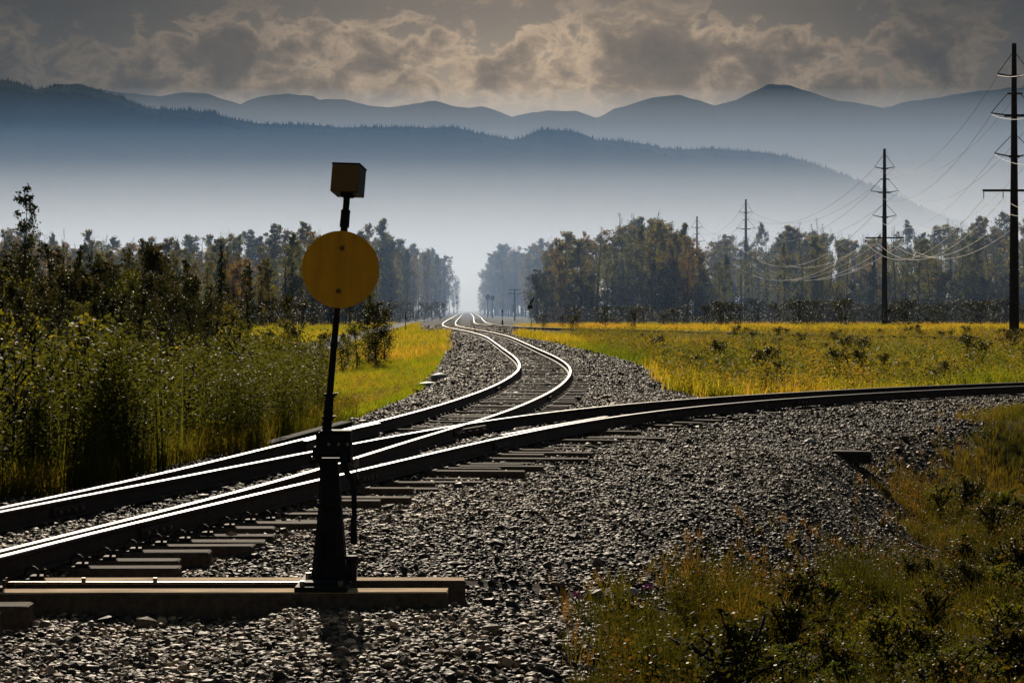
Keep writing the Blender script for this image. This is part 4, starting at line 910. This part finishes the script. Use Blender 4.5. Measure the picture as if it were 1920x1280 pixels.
# left side of the corridor
rows_ = []
for Y, px0, px1, t0, t1, n_ in ((400, 640, 742, 440, 460, 9), (440, 690, 770, 440, 462, 9), (490, 720, 800, 455, 470, 9), (560, 750, 826, 462, 480, 9), (640, 780, 836, 466, 490, 7), (760, 826, 846, 505, 530, 3)):
    for k in range(n_):
        f = (k + rnd.random()) / n_; rows_.append((px0 + (px1 - px0) * f, Y + rnd.uniform(-18, 18), hpx(t0 + (t1 - t0) * f + rnd.uniform(-8, 16), Y)))
rows_ += [(722, 400, hpx(424, 400)), (688, 400, hpx(430, 400)), (851, 900, hpx(512, 900)), (858, 1150, hpx(535, 1150))]
wood(rows_, LAB('on the left side of the gap where the tracks vanish'), 'trees left of the vanishing tracks', [('aspen', 7), ('thin', 1.5), ('bare', .3), ('spruce', .6)])
# right side of the corridor
rows_ = []
for Y, px0, px1, t0, t1, n_ in ((820, 908, 960, 488, 462, 9), (760, 918, 985, 478, 462, 10), (690, 940, 1010, 470, 462, 10), (600, 985, 1030, 466, 450, 7), (1000, 900, 930, 545, 500, 4)):
    for k in range(n_):
        f = (k + rnd.random()) / n_; rows_.append((px0 + (px1 - px0) * f, Y + rnd.uniform(-20, 20), hpx(t0 + (t1 - t0) * f + rnd.uniform(-6, 16), Y)))
wood(rows_, LAB('in the blue haze right of the vanishing tracks'), 'trees right of the vanishing tracks', [('aspen', 7), ('thin', 1), ('spruce', .4)])
# the grove right of centre
rows_ = []
for Y, n_, d_ in ((345, 19, 8), (370, 19, 2), (395, 18, 0)):
    for k in range(n_):
        px = 1012 + (1322 - 1012) * (k + rnd.random()) / n_; top = np.interp(px, [1010, 1045, 1080, 1130, 1165, 1200, 1260, 1300, 1330], [470, 424, 436, 420, 402, 396, 404, 432, 460]) + rnd.uniform(0, 28) + d_; rows_.append((px, Y + rnd.uniform(-10, 10), hpx(top, Y)))
wood(rows_, LAB('in the tall grove right of centre'), 'trees of the grove right of centre', [('aspen', 6), ('thin', 2.5), ('bare', 2)])
# the wood at the right
rows_ = []
for Y, step, d_ in ((345, 22, 14), (375, 20, 5), (410, 17, 0), (445, 14, 4)):
    for px in np.arange(1345, 2010, step):
        top = np.interp(px, [1340, 1400, 1460, 1480, 1530, 1560, 1700, 1800, 1900, 2000], [448, 446, 442, 408, 400, 424, 416, 410, 408, 408]) + rnd.uniform(0, 38) + d_
        rows_.append((px + rnd.uniform(-9, 9), Y + rnd.uniform(-12, 12), hpx(top, Y)))
for px in np.arange(1316, 1500, 9.0): rows_.append((px + rnd.uniform(-5, 5), rnd.uniform(450, 500), hpx(rnd.uniform(436, 462), 470)))
wood(rows_, LAB('in the wood behind the power poles at right'), 'trees of the wood at right', [('aspen', 4), ('thin', 4), ('bare', 3.4), ('spruce', 1.5)])
for px in np.arange(1000, 1990, 9.0):
    x, y = XY(px + rnd.uniform(-8, 8), rnd.uniform(335, 365) if px < 1325 or px > 1480 else rnd.uniform(400, 420)); plant('shrub', x, y, rnd.uniform(4.0, 8.0), 'tall willow shrub filling the shade under the woods at right', 'bush', 'willow shrubs under the right woods', w=1.0)
for px in np.arange(-40, 700, 19.0):
    x, y = XY(px + rnd.uniform(-8, 8), rnd.uniform(285, 320)); plant('shrub', x, y, rnd.uniform(4.0, 6.5), 'tall willow shrub under the hazy wood at left', 'bush', 'willow shrubs under the left wood', w=1.0)
# brush along the foot of the woods
for px in np.arange(1010, 1960, 9.0):
    Y = rnd.uniform(270, 330); x, y = XY(px, Y); plant('brush', x, y, rnd.uniform(1.2, 2.6) + (.8 if px > 1330 else 0), 'brownish brush at the foot of the trees beyond the meadow', 'bush', 'brush along the foot of the woods', w=1.5)
for px in np.arange(-30, 840, 15.0):
    Y = rnd.uniform(235, 290) if px < 620 else rnd.uniform(320, 420); x, y = XY(px, Y); plant('brush', x, y, rnd.uniform(1.6, 3.2), 'brush at the foot of the hazy wood at left', 'bush', 'brush along the left wood', w=1.5)

# ------------------------------------------------------------------ grass
def blades(nb, spread, width, curl, seed):
    """a tuft: nb bent blades, two triangles each"""
    r_ = np.random.default_rng(seed); V = []; F_ = []
    for k in range(nb):
        a = r_.uniform(0, 6.28); bx, by = r_.normal(0, spread, 2); h = r_.uniform(.55, 1.0); d = r_.uniform(0, 6.28); c_ = r_.uniform(.1, 1) * curl; w = width * r_.uniform(.7, 1.3)
        ux, uy = math.cos(a) * w, math.sin(a) * w; mx, my = bx + math.cos(d) * c_ * .3, by + math.sin(d) * c_ * .3; tx, ty = bx + math.cos(d) * c_, by + math.sin(d) * c_; o_ = len(V)
        V += [(bx - ux, by - uy, -.05), (bx + ux, by + uy, -.05), (mx - ux * .8, my - uy * .8, h * .6), (mx + ux * .8, my + uy * .8, h * .6), (tx, ty, h)]
        F_ += [(o_, o_ + 1, o_ + 3), (o_, o_ + 3, o_ + 2), (o_ + 2, o_ + 3, o_ + 4)]
    return np.array(V), np.array(F_)
def weed(nl_, seed, lw=.10, spread=.16, ll=None, z0=.12, sw=.012):
    """a leafy stem drawn as triangles: stem + nl_ leaves"""
    r_ = np.random.default_rng(seed); V = [(-sw, 0, -.05), (sw, 0, -.05), (sw * .3, 0, 1.0)]; F_ = [(0, 1, 2)]
    for k in range(nl_):
        z_ = z0 + (1.03 - z0) * (k + r_.random()) / nl_; a = r_.uniform(0, 6.28); L = (r_.uniform(.4, 1.0) * spread * 1.6) if ll is None else ll * r_.uniform(.6, 1.3); d = np.array([math.cos(a), math.sin(a), r_.uniform(-.3, .8)]); s_ = np.cross(d, r_.normal(0, 1, 3)); s_ /= np.linalg.norm(s_); p = np.array([0, 0, z_]) + d * (L * .2 if ll is None else spread * r_.random() ** .6 * (1.25 - z_ * .8)); o_ = len(V)
        V += [tuple(p), tuple(p + d * L * .5 + s_ * lw * .5), tuple(p + d * L), tuple(p + d * L * .5 - s_ * lw * .5)]; F_ += [(o_, o_ + 1, o_ + 2), (o_, o_ + 2, o_ + 3)]
    return np.array(V), np.array(F_)
def scatter(name, tm, P, hmin, hmax, wsc, tint, m_, label, cat='grass', zoff=0.0, tilt=.25):
    n = len(P); z = zg(P) + zoff; h = rng.uniform(hmin, hmax, n); sc_ = np.c_[wsc * h, wsc * h, h]
    o = mass(name, tm, np.c_[P, z], sc_, rng.uniform(0, 6.28, n), rng.uniform(0, 6.28, n), rng.uniform(0, tilt, n), np.clip(tint, 0, 1), m_)
    print(name, n); return tag(o, label, cat, kind='stuff')
def patch(P, s_, seed): return vnoise(P[:, 0] * s_ + seed, P[:, 1] * s_ + seed * 1.7)
notb = lambda P, pad=0.0: P[~inside(P + np.c_[vnoise(P[:, 0] * 1.4, P[:, 1] * 1.4) - .5, vnoise(P[:, 0] * 1.4 + 30, P[:, 1] * 1.4) - .5] * .8 + rng.normal(0, .10, P.shape))]
tufts = [blades(9, .10, .011, .45, k) for k in range(8)]
tufts_far = [blades(6, .28, .024, .4, 20 + k) for k in range(8)]
weeds = [weed(30, 40 + k, .05, .22, .085) for k in range(8)]
# foreground ditch, right
P = sample(80000, 11.5, 30, lambda Y: np.full(len(Y), -.2), fr(1, 1.2)); P = notb(P); P = P[P[:, 0] > .3]
P = P[(rng.random(len(P)) < np.interp(P[:, 1], [12, 30], [1, .6]) * np.clip(edge_dist(P) / .9, .12, 1))]
scatter('ditch_grass', tufts, P, .08 + .12 * patch(P, 1.6, 7), .16 + .55 * patch(P, 1.6, 7) ** 1.5, 1.0, .0 + .65 * patch(P, 1.1, 3) * rng.uniform(.3, 1.5, len(P)) + .2 * rng.random(len(P)), 'grass_fg', 'rank grass filling the ditch at the lower right', tilt=.5)
P = sample(17000, 11.5, 36, lambda Y: np.full(len(Y), -.2), fr(1, 1.5)); P = notb(P); P = P[(P[:, 0] > .3) & (patch(P, .8, 9) > .28)]
scatter('ditch_weeds', weeds, P, .16, .46, .75, .1 + .9 * patch(P, 1.6, 5) * rng.uniform(.5, 1.2, len(P)), 'leaf_fg', 'leafy weeds and low herbs in the ditch at the lower right', 'weeds')
P = sample(26000, 30, 60, lambda Y: Y * 0 + 4, fr(1, 1.5)); P = notb(P); dR_, sR_ = track_dist(P, Rc); P = P[(P[:, 1] < 52)]; dR_, _ = track_dist(P, Rc)
scatter('verge_grass', tufts, P, .07, .26, 1.3, np.where(dR_ < 8, .2, 0) + .1 + .5 * patch(P, .7, 4) * rng.uniform(.3, 1.6, len(P)) + .35 * rng.random(len(P)), 'grass_tawny', 'tufted grass beyond the gravel at the right edge', tilt=.4)
# thin weeds creeping onto the gravel edge at right
P = sample(6000, 12, 50, lambda Y: np.full(len(Y), 0.), fr(1, 1.5)); k = inside(P) & (edge_dist(P) < 1.0 * rng.random(len(P))) & (P[:, 0] > .3); P = P[k]
scatter('gravel_weeds', tufts, P, .08, .22, 1.2, .5 + .5 * rng.random(len(P)), 'grass_fg', 'sparse straw coloured weeds creeping over the gravel edge', 'weeds', tilt=.5)
# meadow on the right
P = sample(90000, 50, 130, lambda Y: Y * 0 + 2, fr(1, 3)); P = notb(P); dR_, _ = track_dist(P, Rc); P = P[(dR_ > 2.0) & (P[:, 0] > 1.5)]; P = P[rng.random(len(P)) < .62]
mt = lambda P: .26 + .50 * patch(P * np.array([1, .35]), .16, 6) + .38 * patch(P * np.array([1, .5]), .55, 2) * rng.uniform(.3, 1.3, len(P)) - .05
def meadow_tint(P):
    t_ = mt(P); gold = np.clip((P[:, 0] / P[:, 1] - .02) / .12, 0, 1) * np.clip((patch(P * np.array([.6, .25]), .22, 11) - .42) * 4, 0, 1) * (P[:, 1] < 105); return t_ * rng.uniform(.45, 1.35, len(P)) * .85 + gold * .36
scatter('meadow_grass', tufts_far, P, .14 + .3 * patch(P, .8, 31), .26 + .6 * patch(P, .8, 31), .8, meadow_tint(P), 'grass', 'yellow green meadow grass between the curve and the woods', zoff=-.03)
P = sample(52000, 130, 345, lambda Y: Y * 0 + .5, fr(1, 4)); P = notb(P); dT_, _ = track_dist(P, Tc); P = P[(dT_ > 1.7) & (P[:, 0] > 0)]; kd_ = np.interp(track_dist(P, Tc)[0], [4, 14], [.30, 1.0])
scatter('far_meadow_grass', tufts_far, P, .45 * kd_, .85 * kd_, 1.2 / kd_ ** .5, mt(P), 'grass', 'distant meadow grass in front of the woods', zoff=-.05)
P = sample(7000, 54, 190, lambda Y: Y * 0 + 4, fr(1, 3)); P = notb(P); dR_, _ = track_dist(P, Rc); dT_, _ = track_dist(P, Tc); P = P[(dR_ > 2.5) & (dT_ > 2.5)]
scatter('meadow_weeds', [weed(36, 70 + k, .07, .22, .10) for k in range(6)], P, .45, .95, 1.0, .1 + .7 * patch(P, .5, 8), 'leaf', 'leafy herbs standing in the meadow', 'weeds')
# bright grass slope on the left
edge = lambda Y: np.interp(Y, [20, 41, 62, 81, 117, 187, 260], [-5.8, -2.8, -2.6, -2.9, -3.4, -5.3, -11])
P = sample(60000, 22, 110, lambda Y: left_edge(Y) - 1.8, edge); P = notb(P); P = P[rng.random(len(P)) < np.interp(P[:, 1], [22, 110], [1, .7])]
scatter('slope_grass', [blades(9, .22, .020, .5, 90 + k) for k in range(6)], P, .10, .34, 1.1, .10 + .65 * patch(P, .55, 12) + .45 * rng.random(len(P)), 'grass_slope', 'bright short grass on the slope left of the winding track', tilt=.4, zoff=-.02)
P = sample(2600, 30, 130, lambda Y: left_edge(Y) - .3, edge); P = notb(P)
scatter('slope_weeds', [weed(30, 170 + k, .06, .25, .10) for k in range(5)], P, .15, .42, 1.0, .3 + .6 * rng.random(len(P)), 'leaf', 'small leafy weeds dotted over the bright grass slope', 'weeds')
P = sample(30000, 105, 330, lambda Y: -(Y * .2286 + 3), lambda Y: edge(Y)); P = notb(P); dp, _ = track_dist(P, pc); P = P[dp > 1.6]
scatter('roadside_grass', tufts_far, P, .18 + .15 * patch(P, .5, 6), .35 + .4 * patch(P, .5, 6), 1.3, .05 + .6 * mt(P) + .4 * rng.random(len(P)), 'grass', 'autumn grass along the gravel path at left')
# understory of the thicket
fl = lambda Y: -(Y * .25 + 1.6)
P = sample(6200, 19, 48, fl, lambda Y: left_edge(Y) + .55); P = P[patch(P, .9, 21) > .30]; P = P[P[:, 0] < left_edge(P[:, 1]) + .4]; P = notb(P)
scatter('thicket_undergrowth', [weed(85, 60 + k, .022, .13, .040, .25, .016) for k in range(8)], P, .35 + .3 * patch(P, .6, 2), .9 + 1.1 * patch(P, .6, 2), 1.0, -.08 + .50 * patch(P, .45, 14) * rng.uniform(.5, 1.25, len(P)), 'leaf_thicket', 'dense leafy undergrowth between the saplings at left', 'undergrowth', tilt=.15)
P = sample(8500, 48, 104, fl, lambda Y: left_edge(Y) + .3); P = P[P[:, 0] < left_edge(P[:, 1]) + .3]; P = notb(P)
scatter('back_undergrowth', [weed(44, 80 + k, .034, .16, .060) for k in range(8)], P, .4 + .3 * patch(P, .4, 2), .8 + 1.2 * patch(P, .4, 2), 1.0, .0 + .55 * patch(P, .45, 14) * rng.uniform(.5, 1.25, len(P)), 'leaf_thicket', 'leafy undergrowth in the farther half of the thicket at left', 'undergrowth', tilt=.15)
P = sample(18000, 17, 60, lambda Y: -(Y * .2286 + 1.2), lambda Y: left_edge(Y) + .9); P = notb(P)
scatter('thicket_grass', tufts, P, .20, .55, .9, .15 + .4 * patch(P, .5, 2) + .25 * rng.random(len(P)), 'grass_tawny', 'tawny grass under the thicket and along its foot', tilt=.3)

# fireweed at the gravel edge
def fireweed(px, Y, h, label):
    x, y = XY(px, Y); t_ = thing('fireweed', label, 'flower', (x, y, zat(x, y)), None)
    mb = MB(); mb.tube([(0, 0, -.05), (.01, 0, h * .6), (.0, .01, h)], [.006, .005, .003], 5)
    for k in range(9): a = rnd.uniform(0, 6.28); z_ = h * (.15 + .07 * k); d = Vector((math.cos(a), math.sin(a), .5)); p = Vector((0, 0, z_)); s_ = d.cross(Vector((0, 0, 1))).normalized() * .010; mb.add([p, p + d * .05 + s_, p + d * .10, p + d * .05 - s_], [(0, 1, 2, 3)])
    mb.build('stem', 'leaf', t_); V, F_ = leaf_quads(np.array([[rnd.uniform(-.03, .03), rnd.uniform(-.03, .03), h * rnd.uniform(.78, 1.03)] for _ in range(22)]), .035, np.random.default_rng(int(px))); mesh_np('petals', V, F_, 'petal', parent=t_)
fireweed(1083, 15.9, .16, 'small pink fireweed at the corner where gravel meets grass'); fireweed(1214, 17.3, .14, 'single fireweed a little up the gravel edge from the corner one')

bpy.context.view_layer.update()
